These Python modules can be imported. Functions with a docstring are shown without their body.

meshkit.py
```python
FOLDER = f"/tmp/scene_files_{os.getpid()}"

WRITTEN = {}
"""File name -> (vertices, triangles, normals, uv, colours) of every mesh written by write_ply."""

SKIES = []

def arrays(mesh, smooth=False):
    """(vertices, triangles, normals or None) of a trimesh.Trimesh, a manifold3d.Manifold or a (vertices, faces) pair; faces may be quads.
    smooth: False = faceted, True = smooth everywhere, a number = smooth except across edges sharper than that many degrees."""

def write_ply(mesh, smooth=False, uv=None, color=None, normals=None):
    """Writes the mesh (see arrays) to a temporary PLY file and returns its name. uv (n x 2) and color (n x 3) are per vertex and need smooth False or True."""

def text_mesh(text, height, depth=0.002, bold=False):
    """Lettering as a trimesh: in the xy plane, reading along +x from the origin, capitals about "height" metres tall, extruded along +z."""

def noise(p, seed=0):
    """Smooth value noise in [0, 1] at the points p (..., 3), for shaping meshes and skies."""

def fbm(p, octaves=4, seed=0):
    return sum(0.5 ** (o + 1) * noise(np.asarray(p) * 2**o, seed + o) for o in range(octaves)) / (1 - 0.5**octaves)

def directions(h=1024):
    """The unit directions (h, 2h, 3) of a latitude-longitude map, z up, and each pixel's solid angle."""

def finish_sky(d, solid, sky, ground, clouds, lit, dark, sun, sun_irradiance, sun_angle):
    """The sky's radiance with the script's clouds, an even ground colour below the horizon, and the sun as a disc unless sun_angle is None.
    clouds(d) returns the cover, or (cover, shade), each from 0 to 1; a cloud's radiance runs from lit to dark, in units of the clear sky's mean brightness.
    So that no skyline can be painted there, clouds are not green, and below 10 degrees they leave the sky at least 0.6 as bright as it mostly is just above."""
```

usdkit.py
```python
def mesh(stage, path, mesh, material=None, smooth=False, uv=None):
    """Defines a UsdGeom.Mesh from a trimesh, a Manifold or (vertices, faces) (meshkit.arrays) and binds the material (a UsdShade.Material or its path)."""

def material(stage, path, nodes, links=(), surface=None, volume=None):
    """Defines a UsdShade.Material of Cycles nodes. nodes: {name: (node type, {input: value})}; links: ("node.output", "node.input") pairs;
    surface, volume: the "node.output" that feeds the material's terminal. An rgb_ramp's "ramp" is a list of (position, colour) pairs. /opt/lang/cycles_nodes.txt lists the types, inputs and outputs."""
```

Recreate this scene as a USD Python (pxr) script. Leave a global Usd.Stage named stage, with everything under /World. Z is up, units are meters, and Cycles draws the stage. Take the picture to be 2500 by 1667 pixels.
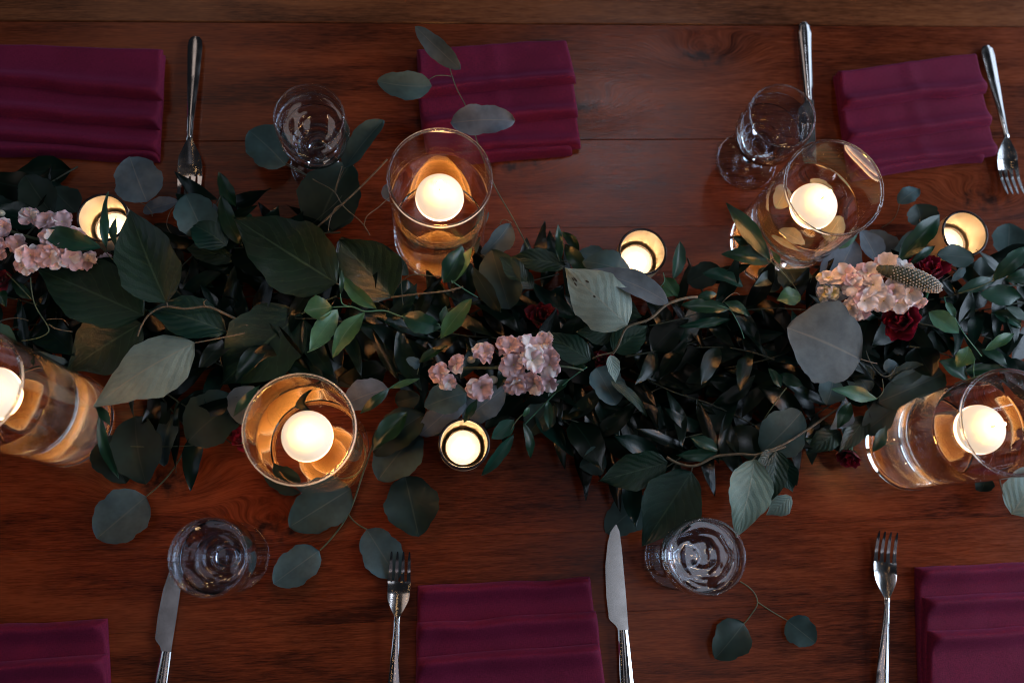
import math, random, re
import numpy as np, trimesh, usdkit, meshkit
from shapely.geometry import Polygon
from pxr import Usd, UsdGeom, UsdLux, UsdShade, Gf, Sdf

stage = Usd.Stage.CreateInMemory()
UsdGeom.SetStageUpAxis(stage, 'Z'); UsdGeom.SetStageMetersPerUnit(stage, 1.0)
UsdGeom.Xform.Define(stage, '/World')
rnd = random.Random(7)

# ------------------------------------------------------------------ camera
FOC, APER, CAMZ = 35.0, 36.0, 1.10
F = FOC / APER * 2500.0                     # focal length in photo pixels (2500 x 1667)
n_cam = np.array([-187 / F, -516.5 / F, 1.0]); n_cam /= np.linalg.norm(n_cam)      # straight down, seen by the camera (right, up, forward)
zc = -n_cam                                                                       # world up in camera axes
xr = np.array([1.0, 0, 0]); xr = xr - xr.dot(zc) * zc; xr /= np.linalg.norm(xr)
yr = np.cross(zc, xr) * -1.0                # (right, up, forward) is left handed
yaw = math.radians(2.1)
xw = xr * math.cos(yaw) + yr * math.sin(yaw); yw = -xr * math.sin(yaw) + yr * math.cos(yaw)
R_, U_, W_ = (np.array([xw[k], yw[k], zc[k]]) for k in range(3))                    # camera right, up, forward in the world
CAM = np.array([0, 0, CAMZ])
cam = UsdGeom.Camera.Define(stage, '/World/camera')
cam.CreateFocalLengthAttr(FOC); cam.CreateHorizontalApertureAttr(APER); cam.CreateVerticalApertureAttr(APER * 682 / 1024)
cam.CreateClippingRangeAttr((0.05, 50)); cam.CreateFStopAttr(2.8); cam.CreateFocusDistanceAttr(1.05)
cam.CreateExposureAttr(0.0)
M4 = np.eye(4); M4[0, :3], M4[1, :3], M4[2, :3], M4[3, :3] = R_, U_, -W_, CAM
UsdGeom.Xformable(cam).AddTransformOp().Set(Gf.Matrix4d(*M4.ravel().tolist()))

def P(sx, sy, z=0.0):
    """The point of the place at height z that the photograph shows at (sx, sy)."""
    d = W_ + R_ * (sx - 1250) / F - U_ * (sy - 833.5) / F
    return CAM + d * ((z - CAMZ) / d[2])
def mpp(sx, sy, z=0.0):
    return float(np.linalg.norm(P(sx + 1, sy, z) - P(sx, sy, z)))

# ------------------------------------------------------------------ lamps
def look_at(prim, pos, to):
    pos, to = np.array(pos, float), np.array(to, float)
    z = pos - to; z /= np.linalg.norm(z)
    x = np.cross([0, 0, 1.0], z); x = x / np.linalg.norm(x) if np.linalg.norm(x) > 1e-6 else np.array([1.0, 0, 0])
    y = np.cross(z, x)
    m = np.eye(4); m[0, :3], m[1, :3], m[2, :3], m[3, :3] = x, y, z, pos
    UsdGeom.Xformable(prim).AddTransformOp().Set(Gf.Matrix4d(*m.ravel().tolist()))
def rect(name, pos, to, w, h, col, inten):
    l = UsdLux.RectLight.Define(stage, '/World/' + name)
    l.CreateWidthAttr(w); l.CreateHeightAttr(h); l.CreateColorAttr(Gf.Vec3f(*col)); l.CreateIntensityAttr(inten)
    look_at(l, pos, to)
def bulb(name, pos, r, col, inten):
    l = UsdLux.SphereLight.Define(stage, '/World/' + name)
    l.CreateRadiusAttr(r); l.CreateColorAttr(Gf.Vec3f(*col)); l.CreateIntensityAttr(inten)
    UsdGeom.Xformable(l).AddTranslateOp().Set(Gf.Vec3d(*map(float, pos)))
COOL = (0.66, 0.80, 1.0)
WIN = 4.3
for i in range(5):                                                  # a bank of tall windows on the right, each of 2 x 3 panes
    for k in range(2):
        for j in range(3):
            y = -1.3 + 0.95 * i + 0.40 * k
            rect('window_light_%d%d%d' % (i, k, j), (2.5, y, 0.55 + 0.55 * j), (0.0, y, 0.55 + 0.55 * j - 0.5), 0.36, 0.50, COOL, WIN * (0.6, 1.7, 1.5, 0.5, 0.2)[i])
for i in range(4):                                                  # farther, dimmer windows on the left
    for j in range(2):
        rect('far_window_light_%d%d' % (i, j), (-3.2, -0.6 + 0.8 * i, 1.0 + 0.75 * j), (0, -0.6 + 0.8 * i, 0.6 + 0.75 * j), 0.5, 0.65, COOL, 1.1)
rect('skylight', (0.75, 1.55, 2.6), (0.25, 0.45, 0), 0.13, 0.34, (0.8, 0.86, 1.0), 26.0)
rect('ceiling_glow', (-0.95, 1.95, 2.7), (-0.95, 1.94, 0), 0.8, 1.3, (1.0, 0.82, 0.75), 0.6)
rect('ceiling_glow_front', (0.9, -1.0, 2.7), (0.9, -0.99, 0), 2.4, 0.7, (0.92, 0.85, 1.0), 0.4)
rect('ceiling_glow_near', (-1.0, -0.25, 2.7), (-0.3, -0.1, 0), 0.6, 0.5, (0.85, 0.85, 1.0), 0.22)
rect('skylight_far', (0.72, -0.15, 2.6), (0.2, -0.1, 0), 0.5, 0.6, (0.8, 0.86, 1.0), 1.0)
for i in range(36):                                                 # string lights overhead
    bulb('string_light_%d' % i, (-1.8 + 0.105 * i + rnd.uniform(-.05, .05), 0.9 * math.sin(i * 1.9) + 0.2, 1.75 + 0.15 * math.sin(i * 2.3)), 0.013, (1, 0.60, 0.28), 14.0)
dome = UsdLux.DomeLight.Define(stage, '/World/room_light')
dm = usdkit.material(stage, '/World/Looks/room', {'b': ('background_shader', {'color': (0.55, 0.62, 0.8), 'strength': 0.014})}, [], surface='b.background')
UsdShade.MaterialBindingAPI.Apply(dome.GetPrim()).Bind(dm)

# ------------------------------------------------------------------ scene helpers
used = {}
def numbered(parent, name):
    k = used.get((parent, name), 0); used[(parent, name)] = k + 1
    return parent + '/' + (name if k == 0 else '%s_%03d' % (name, k))
def tag(prim, label=None, cat=None, group=None, kind=None):
    for k, v in (('label', label), ('category', cat), ('group', group), ('kind', kind)):
        if v: prim.SetCustomDataByKey(k, v)
class Thing:
    def __init__(s, name, label, cat, loc=(0, 0, 0), group=None, kind=None):
        s.path = numbered('/World', name); s.loc = np.array(loc, float)
        x = UsdGeom.Xform.Define(stage, s.path); x.AddTranslateOp().Set(Gf.Vec3d(*map(float, s.loc)))
        s.prim = x.GetPrim(); tag(s.prim, label, cat, group, kind)
    def part(s, name, mesh, mat, smooth=False, uv=None, parent=None, label=None, kind=None):
        path = numbered(parent or s.path, name)
        if isinstance(mesh, tuple): mesh = (np.asarray(mesh[0], float) - s.loc, mesh[1])
        else: mesh = mesh.copy(); mesh.apply_translation(-s.loc)
        m = usdkit.mesh(stage, path, mesh, mat, smooth=smooth, uv=uv)
        tag(m.GetPrim(), label=label, kind=kind)
        return path
def solo(name, mesh, mat, label, cat, smooth=False, group=None):
    path = numbered('/World', name); m = usdkit.mesh(stage, path, mesh, mat, smooth=smooth)
    tag(m.GetPrim(), label, cat, group); return path

# ------------------------------------------------------------------ materials
def mat(name, nodes, links=(), surface='p.BSDF', volume=None):
    return usdkit.material(stage, '/World/Looks/' + name, nodes, links, surface=surface, volume=volume)

def wood(name, c0, c1, c2):
    kn = [P(1722, 135), P(1425, 262), P(660, 1290), P(1260, 400), P(2400, 490), P(400, 1180)]
    nodes = {'g': ('geometry', {}), 'oi': ('object_info', {})}
    links = []
    nodes['rs'] = ('math', {'math_type': 'multiply', 'value2': 37.0}); links.append(('oi.random', 'rs.value1'))
    # the grain bends around the knots
    prev = None
    for i, k in enumerate(kn):
        nodes['s%d' % i] = ('vector_math', {'math_type': 'subtract', 'vector2': tuple(k)})
        nodes['q%d' % i] = ('vector_math', {'math_type': 'multiply', 'vector2': (0.55, 1.3, 1.0)})
        nodes['l%d' % i] = ('vector_math', {'math_type': 'length'})
        nodes['m%d' % i] = ('map_range', {'range_type': 'smoothstep', 'from_min': 0.0, 'from_max': 0.055, 'to_min': 1.0, 'to_max': 0.0, 'clamp': True})
        links += [('g.position', 's%d.vector1' % i), ('s%d.vector' % i, 'q%d.vector1' % i), ('q%d.vector' % i, 'l%d.vector1' % i), ('l%d.value' % i, 'm%d.value' % i)]
        if prev is None: prev = 'm%d.result' % i
        else:
            nodes['a%d' % i] = ('math', {'math_type': 'maximum'}); links += [(prev, 'a%d.value1' % i), ('m%d.result' % i, 'a%d.value2' % i)]; prev = 'a%d.value' % i
    nodes['kb'] = ('math', {'math_type': 'multiply', 'value2': 0.035}); links.append((prev, 'kb.value1'))
    nodes['kv'] = ('combine_xyz', {}); links += [('kb.value', 'kv.y'), ('rs.value', 'kv.z')]
    nodes['pp'] = ('vector_math', {'math_type': 'add'}); links += [('g.position', 'pp.vector1'), ('kv.vector', 'pp.vector2')]
    nodes['mg'] = ('mapping', {'scale': (14.0, 170.0, 1.0)}); links.append(('pp.vector', 'mg.vector'))
    nodes['ng'] = ('noise_texture', {'scale': 1.0, 'detail': 6.0, 'roughness': 0.62, 'distortion': 0.6}); links.append(('mg.vector', 'ng.vector'))
    nodes['mf'] = ('mapping', {'scale': (55.0, 760.0, 1.0)}); links.append(('pp.vector', 'mf.vector'))
    nodes['nf'] = ('noise_texture', {'scale': 1.0, 'detail': 4.0, 'roughness': 0.7}); links.append(('mf.vector', 'nf.vector'))
    nodes['mb'] = ('mapping', {'scale': (3.0, 14.0, 1.0)}); links.append(('pp.vector', 'mb.vector'))
    nodes['nb'] = ('noise_texture', {'scale': 1.0, 'detail': 3.0, 'roughness': 0.55, 'distortion': 1.2}); links.append(('mb.vector', 'nb.vector'))
    nodes['f1'] = ('mix_float', {'fac': 0.64}); links += [('ng.fac', 'f1.a'), ('nf.fac', 'f1.b')]
    nodes['f2'] = ('mix_float', {'fac': 0.42}); links += [('f1.result', 'f2.a'), ('nb.fac', 'f2.b')]
    nodes['r'] = ('rgb_ramp', {'ramp': [(0.0, c0), (0.39, c0), (0.50, c1), (0.61, c2), (1.0, c2)]}); links.append(('f2.result', 'r.fac'))
    # dark heart of the knots
    nodes['kn'] = ('noise_texture', {'scale': 90.0, 'detail': 3.0}); links.append(('g.position', 'kn.vector'))
    nodes['kd'] = ('math', {'math_type': 'multiply'}); links += [(prev, 'kd.value1'), ('kn.fac', 'kd.value2')]
    nodes['kr'] = ('map_range', {'from_min': 0.36, 'from_max': 0.62, 'to_min': 0.0, 'to_max': 0.85, 'clamp': True}); links.append(('kd.value', 'kr.value'))
    nodes['mx'] = ('mix_color', {'blend_type': 'mix', 'b': (0.012, 0.006, 0.005)}); links += [('r.color', 'mx.a'), ('kr.result', 'mx.fac')]
    nodes['tv'] = ('map_range', {'from_min': 0.0, 'from_max': 1.0, 'to_min': 0.88, 'to_max': 1.12}); links.append(('oi.random', 'tv.value'))
    nodes['hv'] = ('hsv', {}); links += [('mx.result', 'hv.color'), ('tv.result', 'hv.value')]
    nodes['rr'] = ('map_range', {'from_min': 0.3, 'from_max': 0.7, 'to_min': 0.17, 'to_max': 0.28}); links.append(('f1.result', 'rr.value'))
    nodes['bp'] = ('bump', {'strength': 0.35, 'distance': 0.0006}); links.append(('f1.result', 'bp.height'))
    nodes['p'] = ('principled_bsdf', {'specular_ior_level': 0.30}); links += [('hv.color', 'p.base_color'), ('rr.result', 'p.roughness'), ('bp.normal', 'p.normal')]
    return mat(name, nodes, links)
WOOD = wood('red_wood', (0.050, 0.0085, 0.0032), (0.165, 0.0300, 0.0085), (0.270, 0.056, 0.0160))
WOOD2 = wood('brown_wood', (0.06, 0.018, 0.007), (0.175, 0.055, 0.020), (0.27, 0.092, 0.032))

def leafmat(name, col, vein, under, rough, spec, veins=0.0, vs=0.5, spread=0.25, trans=0.12, bump=0.3, mottle=0.25, coat=0.0, spots=()):
    """A leaf: midrib and side veins follow the leaf's own st coordinates (s across, t along)."""
    nodes = {'uv': ('uvmap', {'attribute': 'st'}), 'sx': ('separate_xyz', {}), 'oi': ('object_info', {}), 'g': ('geometry', {}),
        'c': ('math', {'math_type': 'subtract', 'value2': 0.5}), 'ab': ('math', {'math_type': 'absolute'}),
        'mid': ('map_range', {'range_type': 'smoothstep', 'from_min': 0.005, 'from_max': 0.024, 'to_min': 1.0, 'to_max': 0.0, 'clamp': True}),
        'vk': ('math', {'math_type': 'multiply', 'value2': -0.75}), 'vt': ('math', {'math_type': 'add'}), 'vn': ('math', {'math_type': 'multiply_add', 'value2': 0.12}),
        'vs': ('math', {'math_type': 'multiply', 'value2': 7.0}), 'vf': ('math', {'math_type': 'pingpong', 'value2': 0.5}),
        'vl': ('map_range', {'range_type': 'smoothstep', 'from_min': 0.0, 'from_max': 0.085, 'to_min': 1.0, 'to_max': 0.0, 'clamp': True}),
        'vw': ('math', {'math_type': 'multiply', 'value2': veins * 0.7}), 'vm': ('math', {'math_type': 'maximum'}),
        'n': ('noise_texture', {'scale': 60.0, 'detail': 4.0, 'roughness': 0.65}), 'nn': ('noise_texture', {'scale': 700.0, 'detail': 2.0}),
        'nv': ('map_range', {'from_min': 0.3, 'from_max': 0.7, 'to_min': 1 - mottle, 'to_max': 1 + mottle}),
        'rv': ('map_range', {'from_min': 0.0, 'from_max': 1.0, 'to_min': 1 - spread, 'to_max': 1 + spread}),
        'rh': ('map_range', {'from_min': 0.0, 'from_max': 1.0, 'to_min': 0.47, 'to_max': 0.53}),
        'vv': ('math', {'math_type': 'multiply'}),
        'm1': ('mix_color', {'a': col, 'b': under}), 'hs': ('hsv', {}), 'm2': ('mix_color', {'b': vein}), 'vfac': ('math', {'math_type': 'multiply', 'value2': vs}),
        'hq': ('math', {'math_type': 'multiply', 'value2': 1.1 * veins}), 'hb': ('math', {'math_type': 'multiply_add', 'value2': 0.18}), 'bp': ('bump', {'strength': bump, 'distance': 0.0018}),
        'p': ('principled_bsdf', {'roughness': rough, 'specular_ior_level': spec, 'coat_weight': coat, 'coat_roughness': 0.25}), 't': ('translucent_bsdf', {}), 'tc': ('mix_color', {'blend_type': 'multiply', 'fac': 0.5, 'b': (0.9, 0.9, 0.3)}), 'mc': ('mix_closure', {'fac': trans})}
    links = [('uv.UV', 'sx.vector'), ('sx.x', 'c.value1'), ('c.value', 'ab.value1'), ('ab.value', 'mid.value'), ('ab.value', 'vk.value1'), ('vk.value', 'vt.value1'), ('sx.y', 'vn.value3'), ('n.fac', 'vn.value1'), ('vn.value', 'vt.value2'),
        ('vt.value', 'vs.value1'), ('vs.value', 'vf.value1'), ('vf.value', 'vl.value'), ('vl.result', 'vw.value1'), ('vw.value', 'vm.value1'), ('mid.result', 'vm.value2'),
        ('g.position', 'n.vector'), ('g.position', 'nn.vector'), ('n.fac', 'nv.value'), ('oi.random', 'rv.value'), ('oi.random', 'rh.value'), ('nv.result', 'vv.value1'), ('rv.result', 'vv.value2'),
        ('g.backfacing', 'm1.fac'), ('m1.result', 'hs.color'), ('vv.value', 'hs.value'), ('rh.result', 'hs.hue'), ('hs.color', 'm2.a'), ('vm.value', 'vfac.value1'), ('vfac.value', 'm2.fac'),
        ('vf.value', 'hq.value1'), ('nn.fac', 'hb.value1'), ('hq.value', 'hb.value3'), ('hb.value', 'bp.height'), ('bp.normal', 'p.normal'),
        ('m2.result', 'p.base_color'), ('m2.result', 'tc.a'), ('tc.result', 't.color'), ('p.BSDF', 'mc.closure1'), ('t.BSDF', 'mc.closure2')]
    last = 'm2.result'
    for i, (u, v, r) in enumerate(spots):
        nodes['d%d' % i] = ('vector_math', {'math_type': 'distance', 'vector2': (u, v, 0.0)}); nodes['e%d' % i] = ('map_range', {'range_type': 'smoothstep', 'from_min': r * 0.6, 'from_max': r, 'to_min': 1.0, 'to_max': 0.0, 'clamp': True}); nodes['k%d' % i] = ('mix_color', {'b': (0.03, 0.015, 0.01)})
        links += [('uv.UV', 'd%d.vector1' % i), ('d%d.value' % i, 'e%d.value' % i), ('e%d.result' % i, 'k%d.fac' % i), (last, 'k%d.a' % i)]; last = 'k%d.result' % i
    if spots: links = [l for l in links if l != ('m2.result', 'p.base_color')] + [(last, 'p.base_color')]
    return mat(name, nodes, links, surface='mc.closure')
def spotted():
    m = leafmat('spotted_leaf_underside', (0.30, 0.40, 0.35), (0.42, 0.42, 0.33), (0.30, 0.38, 0.32), 0.55, 0.35, veins=0.5, spread=0.05, bump=0.75, mottle=0.16, spots=[(.36, .84, .034), (.43, .82, .045), (.33, .78, .032), (.62, .70, .03), (.47, .52, .022)])
    return m
LEAF = {
 'S': leafmat('lemon_leaf', (0.007, 0.034, 0.018), (0.07, 0.125, 0.075), (0.12, 0.17, 0.11), 0.40, 0.5, veins=0.45, bump=0.5),
 'P': leafmat('lemon_leaf_underside', (0.21, 0.32, 0.28), (0.40, 0.42, 0.33), (0.20, 0.28, 0.24), 0.5, 0.4, veins=0.6, spread=0.12, bump=0.55, mottle=0.16),
 'E': leafmat('silver_eucalyptus_leaf', (0.052, 0.105, 0.108), (0.20, 0.235, 0.20), (0.12, 0.17, 0.165), 0.55, 0.35, veins=0.05, vs=0.3, spread=0.30, bump=0.2),
 'B': leafmat('pale_eucalyptus_leaf', (0.110, 0.148, 0.172), (0.34, 0.33, 0.27), (0.22, 0.25, 0.25), 0.58, 0.35, veins=0.05, vs=0.3, spread=0.2, bump=0.2),
 'D': leafmat('dark_eucalyptus_leaf', (0.016, 0.038, 0.029), (0.10, 0.115, 0.09), (0.06, 0.08, 0.075), 0.5, 0.35, veins=0.05, vs=0.3, spread=0.30, bump=0.2),
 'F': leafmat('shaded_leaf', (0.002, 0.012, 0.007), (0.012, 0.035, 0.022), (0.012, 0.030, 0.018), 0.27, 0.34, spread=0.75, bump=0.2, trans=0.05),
 'R': leafmat('ruscus_leaf', (0.008, 0.052, 0.028), (0.04, 0.10, 0.065), (0.05, 0.10, 0.07), 0.34, 0.55, veins=0.0, spread=0.35, bump=0.2),
 'G': leafmat('fresh_green_leaf', (0.045, 0.145, 0.068), (0.10, 0.20, 0.13), (0.09, 0.16, 0.09), 0.36, 0.5, veins=0.0, spread=0.25, bump=0.2),
}
def plain(name, col, rough, metallic=0.0, spec=0.5, noise=0.0, scale=80, **kw):
    nodes = {'p': ('principled_bsdf', {'base_color': col, 'roughness': rough, 'metallic': metallic, 'specular_ior_level': spec, **kw})}; links = []
    if noise:
        nodes.update({'g': ('geometry', {}), 'n': ('noise_texture', {'scale': scale, 'detail': 4.0}), 'mr': ('map_range', {'from_min': 0.3, 'from_max': 0.7, 'to_min': 1 - noise, 'to_max': 1 + noise}), 'h': ('hsv', {'color': col})})
        links = [('g.position', 'n.vector'), ('n.fac', 'mr.value'), ('mr.result', 'h.value'), ('h.color', 'p.base_color')]
    return mat(name, nodes, links)
STEM = plain('green_stem', (0.10, 0.135, 0.070), 0.5, noise=0.35, scale=200)
STEMG = plain('bright_green_stem', (0.05, 0.20, 0.13), 0.4, noise=0.2)
TWIG = plain('woody_twig', (0.15, 0.125, 0.080), 0.6, noise=0.4, scale=250)
STEMD = plain('dark_stem', (0.04, 0.055, 0.035), 0.5, noise=0.3)
def steel():
    nodes = {'g': ('geometry', {}), 'm': ('mapping', {'scale': (500, 500, 500)}), 'n': ('noise_texture', {'scale': 1.0, 'detail': 3.0}), 'n2': ('noise_texture', {'scale': 45.0, 'detail': 4.0}),
        'r': ('map_range', {'from_min': 0.3, 'from_max': 0.7, 'to_min': 0.09, 'to_max': 0.2}), 'b': ('bump', {'strength': 0.008, 'distance': 0.0004}), 'p': ('principled_bsdf', {'base_color': (0.62, 0.60, 0.585), 'metallic': 1.0})}
    return mat('polished_steel', nodes, [('g.position', 'm.vector'), ('m.vector', 'n.vector'), ('g.position', 'n2.vector'), ('n2.fac', 'r.value'), ('r.result', 'p.roughness'), ('n.fac', 'b.height'), ('b.normal', 'p.normal')])
STEEL = steel()
def cloth():
    nodes = {'g': ('geometry', {}), 'm1': ('mapping', {'scale': (2600, 300, 300)}), 'm2': ('mapping', {'scale': (300, 2600, 300)}), 'a': ('noise_texture', {'scale': 1.0, 'detail': 1.0}), 'b': ('noise_texture', {'scale': 1.0, 'detail': 1.0}),
        's': ('math', {'math_type': 'add'}), 'n': ('noise_texture', {'scale': 14.0, 'detail': 3.0}), 'mr': ('map_range', {'from_min': 0.3, 'from_max': 0.7, 'to_min': 0.88, 'to_max': 1.12}),
        'w': ('map_range', {'from_min': 0.7, 'from_max': 1.3, 'to_min': 0.75, 'to_max': 1.25}), 'mu': ('math', {'math_type': 'multiply'}), 'h': ('hsv', {'color': (0.165, 0.0100, 0.042)}), 'bp': ('bump', {'strength': 0.35, 'distance': 0.0005}),
        'p': ('principled_bsdf', {'roughness': 0.75, 'specular_ior_level': 0.2, 'sheen_weight': 0.25, 'sheen_roughness': 0.4, 'sheen_tint': (0.8, 0.25, 0.55)})}
    links = [('g.position', 'm1.vector'), ('g.position', 'm2.vector'), ('m1.vector', 'a.vector'), ('m2.vector', 'b.vector'), ('a.fac', 's.value1'), ('b.fac', 's.value2'), ('s.value', 'bp.height'), ('bp.normal', 'p.normal'),
        ('g.position', 'n.vector'), ('n.fac', 'mr.value'), ('s.value', 'w.value'), ('mr.result', 'mu.value1'), ('w.result', 'mu.value2'), ('mu.value', 'h.value'), ('h.color', 'p.base_color')]
    return mat('burgundy_cloth', nodes, links)
CLOTH = cloth()
GLASS = mat('clear_glass', {'p': ('glass_bsdf', {'color': (0.97, 0.98, 0.985), 'IOR': 1.48, 'roughness': 0.0})})
WATER = mat('water', {'p': ('glass_bsdf', {'color': (0.985, 0.99, 0.99), 'IOR': 1.33, 'roughness': 0.0})})
PANE = mat('thin_glass_wall', {'t': ('transparent_bsdf', {'color': (0.965, 0.965, 0.965)}), 'gl': ('glossy_bsdf', {'color': (1, 1, 1), 'roughness': 0.015}), 'lw': ('layer_weight', {'blend': 0.5}),
    'p5': ('math', {'math_type': 'power', 'value2': 5.0}), 'f': ('math', {'math_type': 'multiply_add', 'value2': 0.95, 'value3': 0.04}), 'm': ('mix_closure', {})},
    [('lw.facing', 'p5.value1'), ('p5.value', 'f.value1'), ('f.value', 'm.fac'), ('t.BSDF', 'm.closure1'), ('gl.BSDF', 'm.closure2')], surface='m.closure')
WATERTOP = mat('still_water', {'t': ('transparent_bsdf', {'color': (0.76, 0.765, 0.82)}), 'gl': ('glossy_bsdf', {'color': (1, 1, 1), 'roughness': 0.01}), 'lw': ('layer_weight', {'blend': 0.5}),
    'p5': ('math', {'math_type': 'power', 'value2': 4.0}), 'f': ('math', {'math_type': 'multiply_add', 'value2': 0.9, 'value3': 0.085}), 'm': ('mix_closure', {})},
    [('lw.facing', 'p5.value1'), ('p5.value', 'f.value1'), ('f.value', 'm.fac'), ('t.BSDF', 'm.closure1'), ('gl.BSDF', 'm.closure2')], surface='m.closure')
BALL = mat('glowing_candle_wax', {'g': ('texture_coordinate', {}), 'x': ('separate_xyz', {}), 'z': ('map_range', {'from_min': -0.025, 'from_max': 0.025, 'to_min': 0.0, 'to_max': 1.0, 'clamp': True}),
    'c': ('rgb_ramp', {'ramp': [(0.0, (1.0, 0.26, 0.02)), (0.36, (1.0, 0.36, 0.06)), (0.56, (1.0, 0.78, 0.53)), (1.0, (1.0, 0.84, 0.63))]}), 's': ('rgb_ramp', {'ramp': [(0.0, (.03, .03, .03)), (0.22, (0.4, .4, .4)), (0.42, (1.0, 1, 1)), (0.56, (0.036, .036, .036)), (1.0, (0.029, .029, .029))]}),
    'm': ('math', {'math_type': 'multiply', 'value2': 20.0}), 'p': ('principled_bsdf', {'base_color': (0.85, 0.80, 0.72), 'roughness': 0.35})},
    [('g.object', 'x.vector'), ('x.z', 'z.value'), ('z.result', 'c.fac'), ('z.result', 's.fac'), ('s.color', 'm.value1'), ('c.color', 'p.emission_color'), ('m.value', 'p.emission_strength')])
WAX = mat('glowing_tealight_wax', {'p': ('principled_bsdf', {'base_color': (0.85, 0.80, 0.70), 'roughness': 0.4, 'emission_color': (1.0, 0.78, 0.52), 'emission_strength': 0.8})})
FLAME = mat('flame', {'e': ('emission', {'color': (1.0, 0.68, 0.38), 'strength': 190.0})}, surface='e.emission')
FLAME2 = mat('candle_flame', {'e': ('emission', {'color': (1.0, 0.42, 0.10), 'strength': 280.0})}, surface='e.emission')
SHELL = plain('tealight_cup', (0.10, 0.08, 0.07), 0.35)
def cup():
    nodes = {'d': ('principled_bsdf', {'base_color': (0.80, 0.66, 0.46), 'roughness': 0.5}), 't': ('translucent_bsdf', {'color': (0.5, 0.35, 0.2)}), 'm': ('mix_closure', {'fac': 0.15})}
    return mat('frosted_votive_glass', nodes, [('d.BSDF', 'm.closure1'), ('t.BSDF', 'm.closure2')], surface='m.closure')
CUP = cup()
CUPRIM = plain('smoky_glass_rim', (0.02, 0.015, 0.018), 0.12)
def petalmat(name, base, edge, trans, rough=0.6, mottle=0.12):
    nodes = {'uv': ('uvmap', {'attribute': 'st'}), 'sx': ('separate_xyz', {}), 'r': ('rgb_ramp', {'ramp': [(0.0, base), (0.45, base), (1.0, edge)]}), 'g': ('geometry', {}), 'n': ('noise_texture', {'scale': 220.0, 'detail': 3.0}), 'oi': ('object_info', {}),
        'mr': ('map_range', {'from_min': 0.3, 'from_max': 0.7, 'to_min': 1 - mottle, 'to_max': 1 + mottle}), 'rv': ('map_range', {'from_min': 0.0, 'from_max': 1.0, 'to_min': 0.85, 'to_max': 1.15}), 'mu': ('math', {'math_type': 'multiply'}), 'h': ('hsv', {}),
        'b': ('bump', {'strength': 0.25, 'distance': 0.0008}), 'p': ('principled_bsdf', {'roughness': rough, 'specular_ior_level': 0.3, 'sheen_weight': 0.1}), 't': ('translucent_bsdf', {}), 'm': ('mix_closure', {'fac': trans})}
    links = [('uv.UV', 'sx.vector'), ('sx.y', 'r.fac'), ('g.position', 'n.vector'), ('n.fac', 'mr.value'), ('oi.random', 'rv.value'), ('mr.result', 'mu.value1'), ('rv.result', 'mu.value2'), ('r.color', 'h.color'), ('mu.value', 'h.value'), ('n.fac', 'b.height'), ('b.normal', 'p.normal'),
        ('h.color', 'p.base_color'), ('h.color', 't.color'), ('p.BSDF', 'm.closure1'), ('t.BSDF', 'm.closure2')]
    return mat(name, nodes, links, surface='m.closure')
PINK = petalmat('pink_petal', (0.66, 0.46, 0.47), (0.82, 0.60, 0.66), 0.12)
BLUSH = petalmat('blush_petal', (0.84, 0.78, 0.73), (0.92, 0.85, 0.88), 0.12)
CREAM = petalmat('cream_petal', (0.62, 0.55, 0.22), (0.80, 0.76, 0.62), 0.2)
ROSE = petalmat('red_rose_petal', (0.06, 0.0012, 0.004), (0.16, 0.003, 0.014), 0.2, rough=0.5)
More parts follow.
